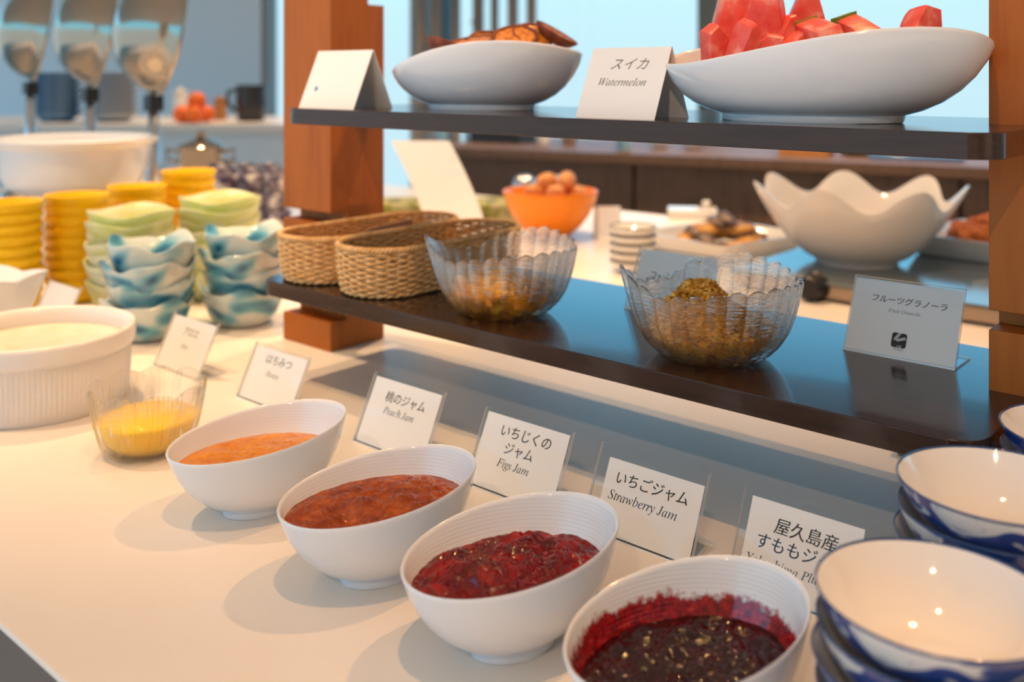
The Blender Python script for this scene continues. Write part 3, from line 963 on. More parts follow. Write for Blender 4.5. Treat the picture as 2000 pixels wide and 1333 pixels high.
# ================================================================== wicker baskets
M['wicker'] = vary(pmat('wicker', lin(196, 140, 84), 0.6, 0.3), [(0.3, lin(204, 156, 96)), (0.5, lin(224, 180, 122)), (0.75, lin(238, 204, 154))], 120, detail=3, bump_s=0.3, bump_d=0.0008)
BW, BL, BH = 0.103, 0.252, 0.054
def race(t, grow=0.0):
    """point and outward normal on the basket outline, t in 0..1 by length; long axis along Y"""
    r = BW / 2 + grow
    st = BL - BW
    per = 2 * st + 2 * PI * (BW / 2)
    s = (t % 1.0) * per
    q = PI * BW / 2
    if s < st:
        return Vector((r, -st / 2 + s, 0)), Vector((1, 0, 0))
    s -= st
    if s < q:
        a = s / (BW / 2)
        n = Vector((math.cos(a), math.sin(a), 0))
        return Vector((0, st / 2, 0)) + n * r, n
    s -= q
    if s < st:
        return Vector((-r, st / 2 - s, 0)), Vector((-1, 0, 0))
    s -= st
    a = PI + s / (BW / 2)
    n = Vector((math.cos(a), math.sin(a), 0))
    return Vector((0, -st / 2, 0)) + n * r, n
NST = 54
def basket_shape(z):
    return -0.006 + 0.006 * (z / BH) ** 0.7 + 0.0015 * math.sin(PI * z / BH)
def make_basket():
    root = empty('wicker_basket', (0, 0, 0), 0, None, 'basket', 'wicker baskets on the lower shelf')
    wv = MB()
    rows = 15
    n = NST * 6
    for k in range(rows):
        z = 0.004 + (BH - 0.010) * k / (rows - 1)
        pts = []
        for i in range(n):
            p, nn = race(i / n, basket_shape(z))
            off = 0.0019 * math.sin(PI * NST * i / n + PI * (k % 2))
            zz = 0.0004 * math.sin(i * 0.37 + k * 2.1)
            pts.append(p + nn * off + Vector((0, 0, z + zz)))
        wv.tube(pts, 0.00165, 6, closed=True)
    o = wv.build('woven_wall', M['wicker'], root, smooth=True)
    o['kind'] = 'stuff'
    st = MB()
    for k in range(NST):
        pts = []
        for z in (0.001, 0.014, 0.028, 0.042, BH - 0.004):
            p, nn = race((k + 0.5 * 0) / NST, basket_shape(z))
            pts.append(p + Vector((0, 0, z)))
        st.tube(pts, 0.0012, 5)
    o = st.build('stakes', M['wicker'], root, smooth=True)
    o['kind'] = 'stuff'
    rim = MB()
    nb = NST * 8
    for s in range(3):
        pts = []
        for i in range(nb):
            p, nn = race(i / nb, basket_shape(BH) + 0.0004)
            a = 2 * PI * (i / nb * 46 + s / 3)
            pts.append(p + nn * (0.0021 * math.cos(a)) + Vector((0, 0, BH - 0.001 + 0.0019 * math.sin(a))))
        rim.tube(pts, 0.0017, 6, closed=True)
    rim.build('braided_rim', M['wicker'], root, smooth=True)
    br = MB()
    for s in range(2):
        pts = []
        for i in range(nb):
            p, nn = race(i / nb, -0.0055)
            a = 2 * PI * (i / nb * 30 + s / 2)
            pts.append(p + nn * (0.0016 * math.cos(a)) + Vector((0, 0, 0.0029 + 0.0011 * math.sin(a))))
        br.tube(pts, 0.0016, 6, closed=True)
    br.build('braided_foot', M['wicker'], root, smooth=True)
    bs = MB()
    pl = [tuple(race(i / 60, -0.006)[0][:2]) for i in range(60)]
    bs.prism(pl, 0.002, 0.0045)
    bs.build('base', M['wicker'], root)
    return root
bk1 = make_basket()
bk1.location = (-0.8195, 0.803, 0.1205)
bk1['label'] = 'wicker basket next to the glass bowl of cornflakes, dark utensil inside'
bk2 = copy_tree(bk1)
bk2.location = (-0.9265, 0.803, 0.1205)
bk2['label'] = 'wicker basket at the left end of the lower shelf, brown divider inside'
# a dark serving spoon lies in the right basket, a brown board in the left one
sp = empty('serving_spoon', (-0.8195, 0.790, 0.126), 0, 'black serving spoon lying inside the right wicker basket', 'spoon')
m_ = MB()
m_.lathe([(0, 0.0), (0.014, 0.001), (0.021, 0.006), (0.024, 0.013), (0.0225, 0.013), (0.019, 0.008), (0.012, 0.004), (0, 0.003)], 28, lambda p, r, z, i: (r * math.cos(p) - 0.004, r * 1.35 * math.sin(p) - 0.055, z + 0.014))
m_.build('spoon_head', M['black'], sp, smooth=True)
MB().tube([(-0.004, -0.026, 0.026), (0.0, 0.02, 0.024), (0.004, 0.07, 0.020), (0.008, 0.10, 0.017)], [0.004, 0.0035, 0.004, 0.006], 8).build('handle', M['black'], sp, smooth=True)
M['kraft'] = vary(pmat('brown_card', lin(146, 110, 80), 0.7), [(0.3, lin(136, 100, 72)), (0.7, lin(156, 120, 90))], 20)
dv = MB().box(-0.0015, 0.0015, -0.05, 0.05, 0, 0.046, M=Matrix.Rotation(0.25, 4, 'Z')).build('divider_board', M['kraft'])
dv.location = (-0.925, 0.83, 0.126)
tag(dv, 'thin brown board standing inside the left wicker basket', 'board')

# ================================================================== slanted white bowls on the upper shelf
def boat_bowl(x, y, th, a, b, h0, wave, label):
    A_, B_, D_ = wave
    def rim_z(phi, z):
        return z * h0 + (A_ * math.cos(phi) + B_ * math.cos(2 * phi) + D_ * math.sin(2 * phi)) * min(1, max(0, z)) ** 1.6
    root = empty('slanted_bowl', (x, y, 0.323), th, label, 'bowl', 'slanted white fruit bowls')
    def fn(phi, s, z, i):
        zz = rim_z(phi, z)
        sh = 0.05 * a * z
        return (a * s * math.cos(phi) + sh, b * s * math.sin(phi), zz)
    out = [(0.565, 0.10), (0.66, 0.165), (0.76, 0.275), (0.85, 0.43), (0.92, 0.61), (0.97, 0.80), (0.998, 0.97), (0.996, 1.0)]
    inn = [(0.988, 1.012), (0.976, 1.0), (0.966, 0.965), (0.935, 0.80), (0.88, 0.62), (0.805, 0.45), (0.71, 0.30), (0.60, 0.20), (0.4, 0.14), (0.0, 0.12)]
    MB().lathe(out + inn[:1], 80, fn).build('outside', M['porcelain'], root, smooth=True)
    MB().lathe(inn, 80, fn).build('inside', M['porcelain'], root, smooth=True)
    MB().lathe([(0.0, 0.03), (0.50, 0.03), (0.52, 0.0), (0.55, 0.0), (0.56, 0.02), (0.565, 0.10)], 80, fn).build('foot', M['porcelain'], root, smooth=True, angle=50)
    def level(px, py):
        """height of the inside wall over local point"""
        s = math.hypot((px) / a, py / b)
        phi = math.atan2(py / b, px / a)
        prev = inn[-1]
        for q in reversed(inn):
            if q[0] >= s:
                f_ = (s - prev[0]) / max(1e-6, q[0] - prev[0])
                z = prev[1] + (q[1] - prev[1]) * f_
                return rim_z(phi, z)
            prev = q
        return h0
    return root, level
wb, wlev = boat_bowl(-0.338, 0.760, 0.13, 0.131, 0.082, 0.0590, (0.0045, -0.0015, -0.0092), 'large slanted white bowl of watermelon beside the right post')
sb_, slev = boat_bowl(-0.728, 0.787, 0.10, 0.116, 0.080, 0.0590, (0.0105, -0.0065, -0.0050), 'smaller slanted white bowl of cut passion fruit on the upper shelf')

M['melon'] = vary(pmat('watermelon_flesh', lin(226, 58, 46), 0.35, 0.5, sss=0.35, sss_r=(1, .3, .2)), [(0.3, lin(226, 66, 52)), (0.5, lin(240, 104, 90)), (0.66, lin(250, 178, 162))], 45, detail=5, bump_s=0.5, bump_d=0.0015)
M['rind_white'] = pmat('rind_white', lin(214, 220, 150), 0.5)
M['rind'] = vary(pmat('watermelon_rind', lin(70, 120, 30), 0.4), [(0.35, lin(96, 140, 30)), (0.65, lin(170, 190, 70))], 40)
def melon_wedge(loc, R, size, thick, label, tip=1.0, rind=True, seed=0):
    """triangular slice: point up, rind along the bottom"""
    rnd = random.Random(seed)
    root = empty('watermelon_slice', loc, 0, label, 'fruit', 'watermelon slices in the white bowl')
    w, h = size * 0.5, size * tip
    pt = (0.86, 0.55, 0.72, 0.92)[int(seed * 7) % 4]
    n = 6
    def outline(k):
        pts = []
        for j in range(n + 1):
            f_ = j / n
            bow = 0.025 * size * math.sin(PI * f_)
            pts.append((-w + w * f_ * pt - bow, h * f_ * 0.94))
        for j in range(n + 1):
            f_ = 1 - j / n
            bow = 0.025 * size * math.sin(PI * f_)
            pts.append((w - w * f_ * pt * 0.88 + bow, h * f_))
        return pts
    o = outline(0)
    mb = MB()
    layers = [(-thick / 2, 0.94), (-thick / 2 * 0.8, 1.0), (0, 1.02), (thick / 2 * 0.8, 1.0), (thick / 2, 0.94)]
    m = len(o)
    vs_, fs_ = [], []
    for y, s in layers:
        for (x, z) in o:
            q = Vector((x * s, y + 0.0016 * noise.noise(Vector((x * 90, z * 90, seed + y * 40))), (z - h * .4) * s + h * .4 + 0.001 * noise.noise(Vector((x * 150, z * 150, seed * 1.7)))))
            vs_.append(R @ q)
    for l in range(len(layers) - 1):
        for k in range(m):
            k2 = (k + 1) % m
            fs_.append((l * m + k, l * m + k2, (l + 1) * m + k2, (l + 1) * m + k))
    fs_.append(tuple(range(m)))
    fs_.append(tuple(reversed(range((len(layers) - 1) * m, len(layers) * m))))
    mb.add(vs_, fs_)
    mb.build('flesh', M['melon'], root, smooth=True, angle=24)
    if rind:
        rb = MB()
        def arc(r0, r1):
            a = []
            for j in range(9):
                x = -w * 1.0 + 2 * w * j / 8
                a.append((x, -0.10 * size * (1 - (x / w) ** 2)))
            return a
        up = arc(0, 0)
        p = []
        for y in (-thick / 2, thick / 2):
            for x, z in up:
                p.append(R @ Vector((x, y, z + 0.004)))
            for x, z in up:
                p.append(R @ Vector((x * 1.03, y, z - 0.005)))
        f2 = []
        for j in range(8):
            f2 += [(j, j + 9, j + 10, j + 1), (18 + j, 18 + j + 1, 18 + j + 10, 18 + j + 9), (j + 9, j + 27, j + 28, j + 10), (j, j + 1, j + 19, j + 18)]
        f2 += [(0, 18, 27, 9), (8, 17, 35, 26)]
        rb.add(p, f2)
        rb.build('rind', M['rind'], root)
    return root
def eul(x, y, z):
    return (Matrix.Rotation(z, 4, 'Z') @ Matrix.Rotation(y, 4, 'Y') @ Matrix.Rotation(x, 4, 'X')).to_3x3()
FC = CAMROT
D = math.radians
# (px, py of the slice middle in the photo, distance, size, thickness, height factor, tilt x, tilt y, turn, rind, label)
wd = [
    (1425, 52, 0.80, 0.040, 0.016, 1.35, -8, -4, 10, False, 'tallest watermelon slice at the left of the heap'),
    (1490, 62, 0.79, 0.042, 0.016, 1.25, 12, 8, -25, False, 'pale-tipped upright watermelon slice in mid-heap'),
    (1455, 98, 0.74, 0.036, 0.014, 1.10, 20, -14, 25, False, 'watermelon slice leaning over the low front rim'),
    (1500, 104, 0.74, 0.024, 0.012, 1.1, 10, 20, -10, False, 'small watermelon chunk at the front rim'),
    (1400, 100, 0.76, 0.030, 0.014, 1.2, 10, -28, 15, False, 'leftmost watermelon chunk at the low end of the bowl'),
    (1528, 80, 0.78, 0.030, 0.013, 1.25, 0, 10, 30, False, 'narrow watermelon slice beside the tall upright one'),
    (1572, 44, 0.82, 0.038, 0.016, 1.15, -6, 4, 0, False, 'tall blunt watermelon slice standing right of the heap'),
    (1548, 92, 0.77, 0.026, 0.014, 1.0, 5, 24, 40, False, 'low watermelon chunk below the blunt slice'),
    (1608, 88, 0.765, 0.046, 0.018, 0.62, 60, 14, -15, True, 'watermelon slice lying with green rind to the left'),
    (1690, 78, 0.78, 0.046, 0.018, 0.55, 55, 12, -10, True, 'watermelon slice with green rind on the right slope'),
    (1800, 50, 0.80, 0.030, 0.018, 0.9, -10, 20, 20, False, 'single watermelon chunk peeking over the high right rim'),
    (1460, 18, 0.85, 0.034, 0.014, 1.0, -10, 10, 5, False, 'watermelon slice at the back of the heap'),
]
for k, (px_, py_, d_, sz, th_, tp, tx, ty, tz, rn, lb) in enumerate(wd):
    c = at(px_, py_, d_ + 0.045)
    R = eul(D(tx), D(ty), FC + D(tz))
    if rn:
        R = eul(0, 0, FC + D(tz)) @ eul(0, D(70), 0) @ eul(D(tx), 0, 0)
    off = R @ Vector((0, 0, sz * tp * 0.5))
    melon_wedge(c - off, R, sz * 1.12, th_ * 1.25, lb, tp, rn, k * 3.1)
# fruit under the visible slices
rnd = random.Random(4)
for k, (lx, ly, lb) in enumerate(((-0.055, 0.0, 'left'), (-0.02, 0.022, 'back left'), (0.0, -0.02, 'front middle'), (0.035, 0.018, 'back right'), (0.06, -0.005, 'right'))):
    wz = wlev(lx, ly)
    p = Matrix.Rotation(0.13, 3, 'Z') @ Vector((lx, ly, 0))
    melon_wedge(Vector((-0.338 + p.x, 0.760 + p.y, 0.323 + wz + 0.012)), eul(D(78), 0, rnd.uniform(0, 6)), 0.040, 0.016, 'watermelon piece buried under the heap in the large bowl, ' + lb, 0.8, False, 50 + k)

M['pf_skin'] = vary(pmat('passion_fruit_skin', lin(98, 40, 28), 0.5), [(0.3, lin(78, 26, 24)), (0.7, lin(150, 78, 40))], 50)
M['pf_pulp'] = vary(pmat('passion_fruit_pulp', lin(220, 140, 40), 0.2, coat=0.5), [(0.35, lin(170, 84, 20)), (0.6, lin(232, 150, 60))], 160, bump_s=0.5, bump_d=0.001)
pf = [(878, 96, .95, -15, 20, 'cut passion fruit at the low left end of the smaller bowl'), (922, 84, .97, 15, -10, 'cut passion fruit in the middle left of the smaller bowl'), (960, 82, 1.0, 30, 5, 'cut passion fruit at the back middle of the smaller bowl'),
      (1005, 76, .99, 40, -5, 'cut passion fruit lying flat on the smaller bowl heap'), (1045, 70, 1.0, 35, 8, 'cut passion fruit near the high rim of the smaller bowl'), (1088, 68, 1.0, 10, 30, 'tilted cut passion fruit at the right end of the smaller bowl')]
def fruit_half(loc, rx, ry, r, label):
    root = empty('passion_fruit', loc, CAMROT, label, 'fruit', 'cut passion fruit')
    root.rotation_euler = (D(rx), D(ry), CAMROT)
    MB().lathe([(0, -r * .62), (r * .45, -r * .55), (r * .8, -r * .32), (r, 0.0), (r * .99, r * .08), (r * .9, r * .08), (r * .86, 0)], 28, lambda p, q, z, i: (q * 1.25 * math.cos(p), q * math.sin(p), z)).build('skin', M['pf_skin'], root, smooth=True)
    MB().lathe([(r * .9, -r * .02), (r * .6, r * .05), (r * .3, r * .02), (0, r * .06)], 28, lambda p, q, z, i: (q * 1.25 * math.cos(p), q * math.sin(p), z + r * .06 * noise.noise(Vector((q * 300 * math.cos(p), q * 300 * math.sin(p), loc[0] * 90))))).build('pulp', M['pf_pulp'], root, smooth=True)
for px_, py_, d_, rx, ry, lb in pf:
    fruit_half(at(px_, py_ - 3, d_ + 0.085), rx, ry, 0.021, lb)
for k, (px_, py_, d_, lb) in enumerate(((925, 138, 1.06, 'left'), (985, 130, 1.07, 'middle'), (1045, 124, 1.075, 'right'))):
    fruit_half(at(px_, py_, d_), 10, 0, 0.021, 'cut passion fruit buried low in the smaller slanted bowl, ' + lb)

# ================================================================== blue and white bowls at the right
def painted_porcelain():
    m = pmat('blue_painted_porcelain', (0.80, 0.79, 0.78), 0.08, 0.5, coat=0.6)
    t, b = nodes(m)
    co = coords(m)
    n = noise_tex(m, coords(m, (1, 1, 2.2)), 34, 2, 0.5, 1.2)
    t.links.new(ramp_col(m, n.outputs['Fac'], [(0.44, lin(28, 60, 132)), (0.50, lin(50, 84, 150)), (0.54, lin(214, 214, 214))]), b.inputs['Base Color'])
    return m
M['blue_paint'] = painted_porcelain()
M['blue_rim'] = pmat('blue_glaze_rim', lin(34, 66, 118), 0.08, coat=0.6)
M['cream_in'] = pmat('bowl_inside_glaze', (0.84, 0.80, 0.76), 0.07, 0.5, coat=0.6)
BR = 0.0545
def make_blue_bowl():
    root = empty('painted_bowl', (0, 0, 0), 0, None, 'bowl', 'blue and white bowls in stacks')
    k = BR / 0.0545
    out = [(0.0225, 0.006), (0.030, 0.0085), (0.038, 0.0145), (0.0450, 0.0225), (0.0505, 0.0315), (0.0535, 0.0385), (0.0541, 0.0402)]
    inn = [(0.0532, 0.0407), (0.0515, 0.0375), (0.0480, 0.0305), (0.0428, 0.0225), (0.0355, 0.0150), (0.027, 0.0105), (0.014, 0.0085), (0, 0.0080)]
    f = [(0, 0.003), (0.018, 0.003), (0.019, 0), (0.0215, 0), (0.0225, 0.006)]
    MB().lathe(out, 64).build('painted_outside', M['blue_paint'], root, smooth=True)
    MB().lathe([out[-1], (0.0545, 0.0411), (0.0540, 0.0418), (0.0535, 0.0416), inn[0]], 64).build('blue_rim', M['blue_rim'], root, smooth=True)
    MB().lathe(inn, 64).build('inside', M['cream_in'], root, smooth=True)
    MB().lathe(f, 64).build('foot', M['blue_paint'], root, smooth=True, angle=50)
    return root
ORD = ['topmost', 'second', 'third', 'fourth', 'fifth', 'sixth', 'seventh', 'eighth', 'ninth', 'tenth', 'eleventh']
def nth(i, what):
    return 'topmost ' + what if i == 0 else ORD[i] + ' ' + what
def which(i, what, where):
    return ('topmost ' if i == 0 else ORD[i] + '-from-top ') + what + ' ' + where
proto = make_blue_bowl()
used = False
STEP = 0.0152
for sx, sy, n, where in ((-0.1487, 0.4738, 6, 'in the nearest stack, right corner'), (-0.1500, 0.5885, 7, 'in the middle stack, below the shelf corner'), (-0.1270, 0.7140, 7, 'in the rear stack at the right edge')):
    for i in range(n):
        o = proto if not used else copy_tree(proto)
        used = True
        j = n - 1 - i
        o.location = (sx + 0.001 * math.sin(i * 2.3), sy + 0.001 * math.cos(i * 1.7), STEP * j)
        o.rotation_euler = (0, 0, i * 1.3 + sx * 9)
        o['label'] = which(i, 'blue-rimmed painted bowl', where)

# ================================================================== left rear: yellow, green and blue stacks
def make_stack(name, maker, px_, d_, n, step, what, where, cat='bowl', group=None, jit=0.0, turn=0.0):
    base = rd((px_ - 1000) / F_PX * d_, d_, 0.0)
    pro = maker()
    for i in range(n):
        o = pro if i == 0 else copy_tree(pro)
        j = n - 1 - i
        o.name = name
        o.location = (base.x + jit * math.sin(i * 2.1), base.y + jit * math.cos(i * 3.1), step * j + 0.0005)
        o.rotation_euler = (0, 0, turn * i)
        tag(o, which(i, what, where), cat, group)

def yellow_bowl():
    return MB().lathe([(0, 0.002), (0.026, 0.002), (0.027, 0), (0.030, 0), (0.031, 0.004), (0.040, 0.010), (0.0445, 0.020), (0.0450, 0.029), (0.0480, 0.032), (0.0482, 0.038), (0.0460, 0.038), (0.0430, 0.030), (0.0415, 0.021), (0.037, 0.013), (0.028, 0.0085), (0, 0.007)], 48).build('yellow_bowl', M['yellow'], None, smooth=True, angle=60)
ys = 0.0165
make_stack('yellow_bowl', yellow_bowl, 16, 1.47, 9, ys, 'yellow bowl', 'of the stack at the left frame edge', group='stacked yellow bowls')
make_stack('yellow_bowl', yellow_bowl, 150, 1.56, 9, ys, 'yellow bowl', 'of the stack behind the blank sign', group='stacked yellow bowls')
make_stack('yellow_bowl', yellow_bowl, 267, 1.68, 9, ys, 'yellow bowl', 'of the stack behind the front green bowls', group='stacked yellow bowls')
make_stack('yellow_bowl', yellow_bowl, 368, 1.78, 10, ys, 'yellow bowl', 'of the rearmost stack', group='stacked yellow bowls')

M['green_glass'] = vary(pmat('frosted_green_glass', lin(210, 212, 150), 0.3, 0.5, trans=0.15, sss=0.3, sss_r=(.6, 1, .4)), [(0.35, lin(206, 216, 110)), (0.6, lin(236, 238, 206))], 14, (1, 1, 3))
def green_bowl():
    def fn(p, r, z, i):
        wv = 0.004 * math.sin(3 * p + 0.7) * (z / 0.05) ** 2
        return (r * math.cos(p), r * math.sin(p), z + wv)
    return MB().lathe([(0, 0.003), (0.034, 0.0), (0.040, 0.002), (0.052, 0.014), (0.060, 0.030), (0.0645, 0.046), (0.0640, 0.048), (0.0615, 0.047), (0.0570, 0.031), (0.049, 0.017), (0.038, 0.009), (0, 0.007)], 60, fn).build('green_glass_bowl', M['green_glass'], None, smooth=True)
make_stack('green_glass_bowl', green_bowl, 255, 1.50, 8, 0.0150, 'frosted green glass bowl', 'of the left green stack', group='stacked green glass bowls', jit=0.002, turn=0.3)
make_stack('green_glass_bowl', green_bowl, 428, 1.585, 8, 0.0165, 'frosted green glass bowl', 'of the right green stack', group='stacked green glass bowls', jit=0.002, turn=0.4)

M['sea_glass'] = vary(pmat('sea_blue_glass', lin(150, 190, 190), 0.15, 0.6, trans=0.12, coat=0.3), [(0.36, lin(14, 100, 150)), (0.42, lin(110, 186, 210)), (0.47, lin(214, 232, 230)), (0.7, lin(244, 246, 240))], 8, (1, 1, 2.2), 2, 0.5)
def sea_bowl():
    def fn(p, r, z, i):
        t = (z / 0.055)
        wv = (0.0055 * math.sin(4 * p) + 0.003 * math.sin(7 * p + 1)) * t * t
        rr = r * (1 + 0.05 * math.sin(4 * p + .6) * t)
        return (rr * math.cos(p), rr * math.sin(p), z + wv)
    return MB().lathe([(0, 0.003), (0.032, 0.0), (0.038, 0.002), (0.048, 0.014), (0.055, 0.032), (0.0615, 0.052), (0.0610, 0.054), (0.0585, 0.053), (0.0520, 0.033), (0.045, 0.017), (0.035, 0.009), (0, 0.007)], 64, fn).build('sea_glass_bowl', M['sea_glass'], None, smooth=True)
make_stack('sea_glass_bowl', sea_bowl, 293, 1.345, 4, 0.0255, 'wavy blue glass bowl', 'of the left blue stack', group='stacked blue glass bowls', jit=0.003, turn=0.9)
make_stack('sea_glass_bowl', sea_bowl, 478, 1.42, 4, 0.0265, 'wavy blue glass bowl', 'of the right blue stack', group='stacked blue glass bowls', jit=0.003, turn=0.7)

# white flared square dish at the left frame edge
sq = empty('square_dish', rd((-25 - 1000) / F_PX * 1.24, 1.24, 0), 0.3, 'white flared square dish cut by the left frame edge', 'dish')
def sqf(s):
    def fn(p, r, z, i):
        c, s2 = math.cos(p), math.sin(p)
        k = 1 / max(abs(c), abs(s2)) ** 0.85
        return (r * c * k, r * s2 * k, z + 0.006 * (abs(math.sin(2 * p))) * (z / .1))
    return fn
MB().lathe([(0, 0.003), (0.022, 0.0), (0.026, 0.003), (0.036, 0.05), (0.052, 0.098), (0.0535, 0.101), (0.051, 0.101), (0.0335, 0.052), (0.022, 0.010), (0, 0.008)], 64, sqf(1)).build('body', M['porcelain'], sq, smooth=True)

# ================================================================== rear right of the counter
wp = empty('warming_plate', (0, 0, 0), 0, 'flat grey warming plate with black knob under the wavy bowl', 'warming plate')
M['plate_glass'] = pmat('grey_plate_glass', (0.16, 0.19, 0.20), 0.12, 0.5)
M['beige_metal'] = pmat('beige_metal', lin(190, 164, 136), 0.4)
MB().box(-0.80, 0.10, 1.50, 2.08, 0.004, 0.026).build('housing', M['beige_metal'], wp, bevel=0.002)
MB().box(-0.805, 0.105, 1.495, 2.085, 0.026, 0.031).build('glass_top', M['plate_glass'], wp, bevel=0.001)
for x in (-0.75, 0.05):
    for y in (1.54, 2.04):
        MB().box(x - .02, x + .02, y - .02, y + .02, 0, 0.005).build('foot', M['black'], wp)
kb = MB()
kb.lathe([(0, 0.030), (0.016, 0.030), (0.019, 0.026), (0.020, 0.004), (0.023, 0.0), (0, 0)], 28, lambda p, r, z, i: (-0.655 + r * math.cos(p), 1.50 - z, 0.022 + r * math.sin(p)))
kb.build('knob', M['black'], wp, smooth=True, angle=40)

pl_ = MB()
pl_.prism(round_rect(-0.33, 0.08, 0.935, 1.16, 0.006, 3), 0, 0.030)
M['plinth'] = pmat('grey_brown_laminate', lin(150, 126, 108), 0.5)
tag(pl_.build('low_plinth', M['plinth'], None, bevel=0.001), 'low grey-brown plinth on the counter behind the lower shelf', 'plinth')

# wavy cream bowl
M['wavy'] = pmat('wavy_bowl_glaze', (0.80, 0.74, 0.68), 0.16, 0.5, coat=0.4)
wv = empty('wavy_bowl', (-0.668, 1.700, 0.031), 0.35, 'big cream bowl with a deep wavy rim behind the lower shelf', 'bowl')
def wfn(p, r, z, i):
    t = z / 0.12
    w_ = math.cos(7 * p + 0.5)
    rr = r * (1 + 0.06 * w_ * t * t)
    return (rr * math.cos(p), rr * math.sin(p), z + 0.017 * w_ * t ** 2.5)
MB().lathe([(0, 0.004), (0.062, 0.004), (0.064, 0), (0.069, 0), (0.071, 0.006), (0.090, 0.016), (0.116, 0.038), (0.140, 0.068), (0.158, 0.098), (0.171, 0.122), (0.170, 0.125), (0.1665, 0.1235), (0.152, 0.098), (0.134, 0.070), (0.110, 0.043), (0.085, 0.022), (0.055, 0.014), (0, 0.012)], 168, wfn).build('body', M['wavy'], wv, smooth=True, angle=70)

# rectangular plates with food
def dish(name, p, rz, w, l, label):
    root = empty(name, p, rz, label, 'plate')
    def rr(s, z):
        return [(x, y, z) for x, y in round_rect(-w / 2 * s, w / 2 * s, -l / 2 * s, l / 2 * s, 0.018 * s, 4)]
    rings = [rr(.78, 0.0), rr(.84, 0.002), rr(1.0, 0.038), rr(1.0, 0.041), rr(.97, 0.041), rr(.80, 0.009), rr(.76, 0.006)]
    m = len(rings[0])
    mb = MB()
    vs_ = [q for r in rings for q in r]
    fs_ = []
    for a in range(len(rings) - 1):
        for k in range(m):
            k2 = (k + 1) % m
            fs_.append((a * m + k, a * m + k2, (a + 1) * m + k2, (a + 1) * m + k))
    fs_ += [tuple(reversed(range(m))), tuple(range((len(rings) - 1) * m, len(rings) * m))]
    mb.add(vs_, fs_)
    mb.build('body', M['porcelain_warm'], root, smooth=True, angle=40)
    return root
def lump(mb, c, r, seed, sq=(1, 1, .75), R=None, amp=.3, n=10, m=7):
    vs_, fs_ = [], []
    for i in range(m + 1):
        t = PI * i / m
        for k in range(n):
            p = 2 * PI * k / n
            q = Vector((math.sin(t) * math.cos(p), math.sin(t) * math.sin(p), math.cos(t)))
            q *= r * (1 + amp * noise.noise(q * 1.6 + Vector((seed, seed * .7, 1))))
            q = Vector((q.x * sq[0], q.y * sq[1], q.z * sq[2]))
            if R:
                q = R @ q
            vs_.append(Vector(c) + q)
    for i in range(m):
        for k in range(n):
            k2 = (k + 1) % n
            fs_.append((i * n + k, i * n + k2, (i + 1) * n + k2, (i + 1) * n + k))
    mb.add(vs_, fs_)
pl1 = ground(1412, 478, 0.015)
dish('serving_plate', (pl1.x, pl1.y, 0), -0.22, 0.235, 0.265, 'white rectangular plate of grilled vegetables left of the wavy bowl')
M['eggplant'] = vary(pmat('grilled_eggplant', lin(90, 70, 66), 0.4), [(0.35, lin(70, 54, 58)), (0.6, lin(150, 124, 104))], 40)
M['pumpkin'] = vary(pmat('grilled_pumpkin', lin(214, 150, 50), 0.5), [(0.35, lin(196, 120, 30)), (0.65, lin(232, 180, 96))], 40)
rnd = random.Random(12)
for k in range(34):
    a_ = rnd.uniform(0, 2 * PI)
    r_ = math.sqrt(rnd.random())
    x, y = 0.078 * r_ * math.cos(a_), 0.088 * r_ * math.sin(a_)
    z = 0.018 + 0.055 * (1 - r_) + rnd.uniform(0, 0.006)
    eg = k % 5 not in (0, 3)
    mb = MB()
    R = eul(rnd.uniform(-.6, .6), rnd.uniform(-.5, .5), rnd.uniform(0, 6))
    lump(mb, (0, 0, 0), 0.029, k * 1.9, (1.0, .55, .33), R, .25)
    o = mb.build('eggplant_piece' if eg else 'pumpkin_slice', M['eggplant'] if eg else M['pumpkin'], None, smooth=True)
    o.location = (pl1.x + x, pl1.y + y, z)
    tag(o, 'grey-brown grilled eggplant piece heaped on the white plate' if eg else 'orange grilled pumpkin slice heaped on the white plate', 'vegetable', 'grilled vegetables on the plate' if eg else 'pumpkin slices on the plate')
pl2 = at(1925, 500, 1.80)
dish('serving_plate', (pl2.x, pl2.y, 0.031), -0.15, 0.20, 0.25, 'white rectangular plate of fried chicken by the right post')
M['fried'] = vary(pmat('fried_chicken', lin(176, 88, 30), 0.6), [(0.3, lin(140, 60, 16)), (0.55, lin(186, 96, 36)), (0.75, lin(210, 130, 66))], 60, detail=6, bump_s=0.8, bump_d=0.003)
for k in range(16):
    a_ = rnd.uniform(0, 2 * PI)
    r_ = math.sqrt(rnd.random())
    mb = MB()
    lump(mb, (0, 0, 0), 0.024, k * 2.7 + 1, (1.1, .9, .8), None, .5)
    o = mb.build('fried_chicken', M['fried'], None, smooth=True)
    o.location = (pl2.x + 0.066 * r_ * math.cos(a_), pl2.y + 0.08 * r_ * math.sin(a_), 0.054 + 0.040 * (1 - r_))
    tag(o, 'crisp brown fried chicken piece heaped on the right-hand plate', 'chicken', 'fried chicken on the plate')

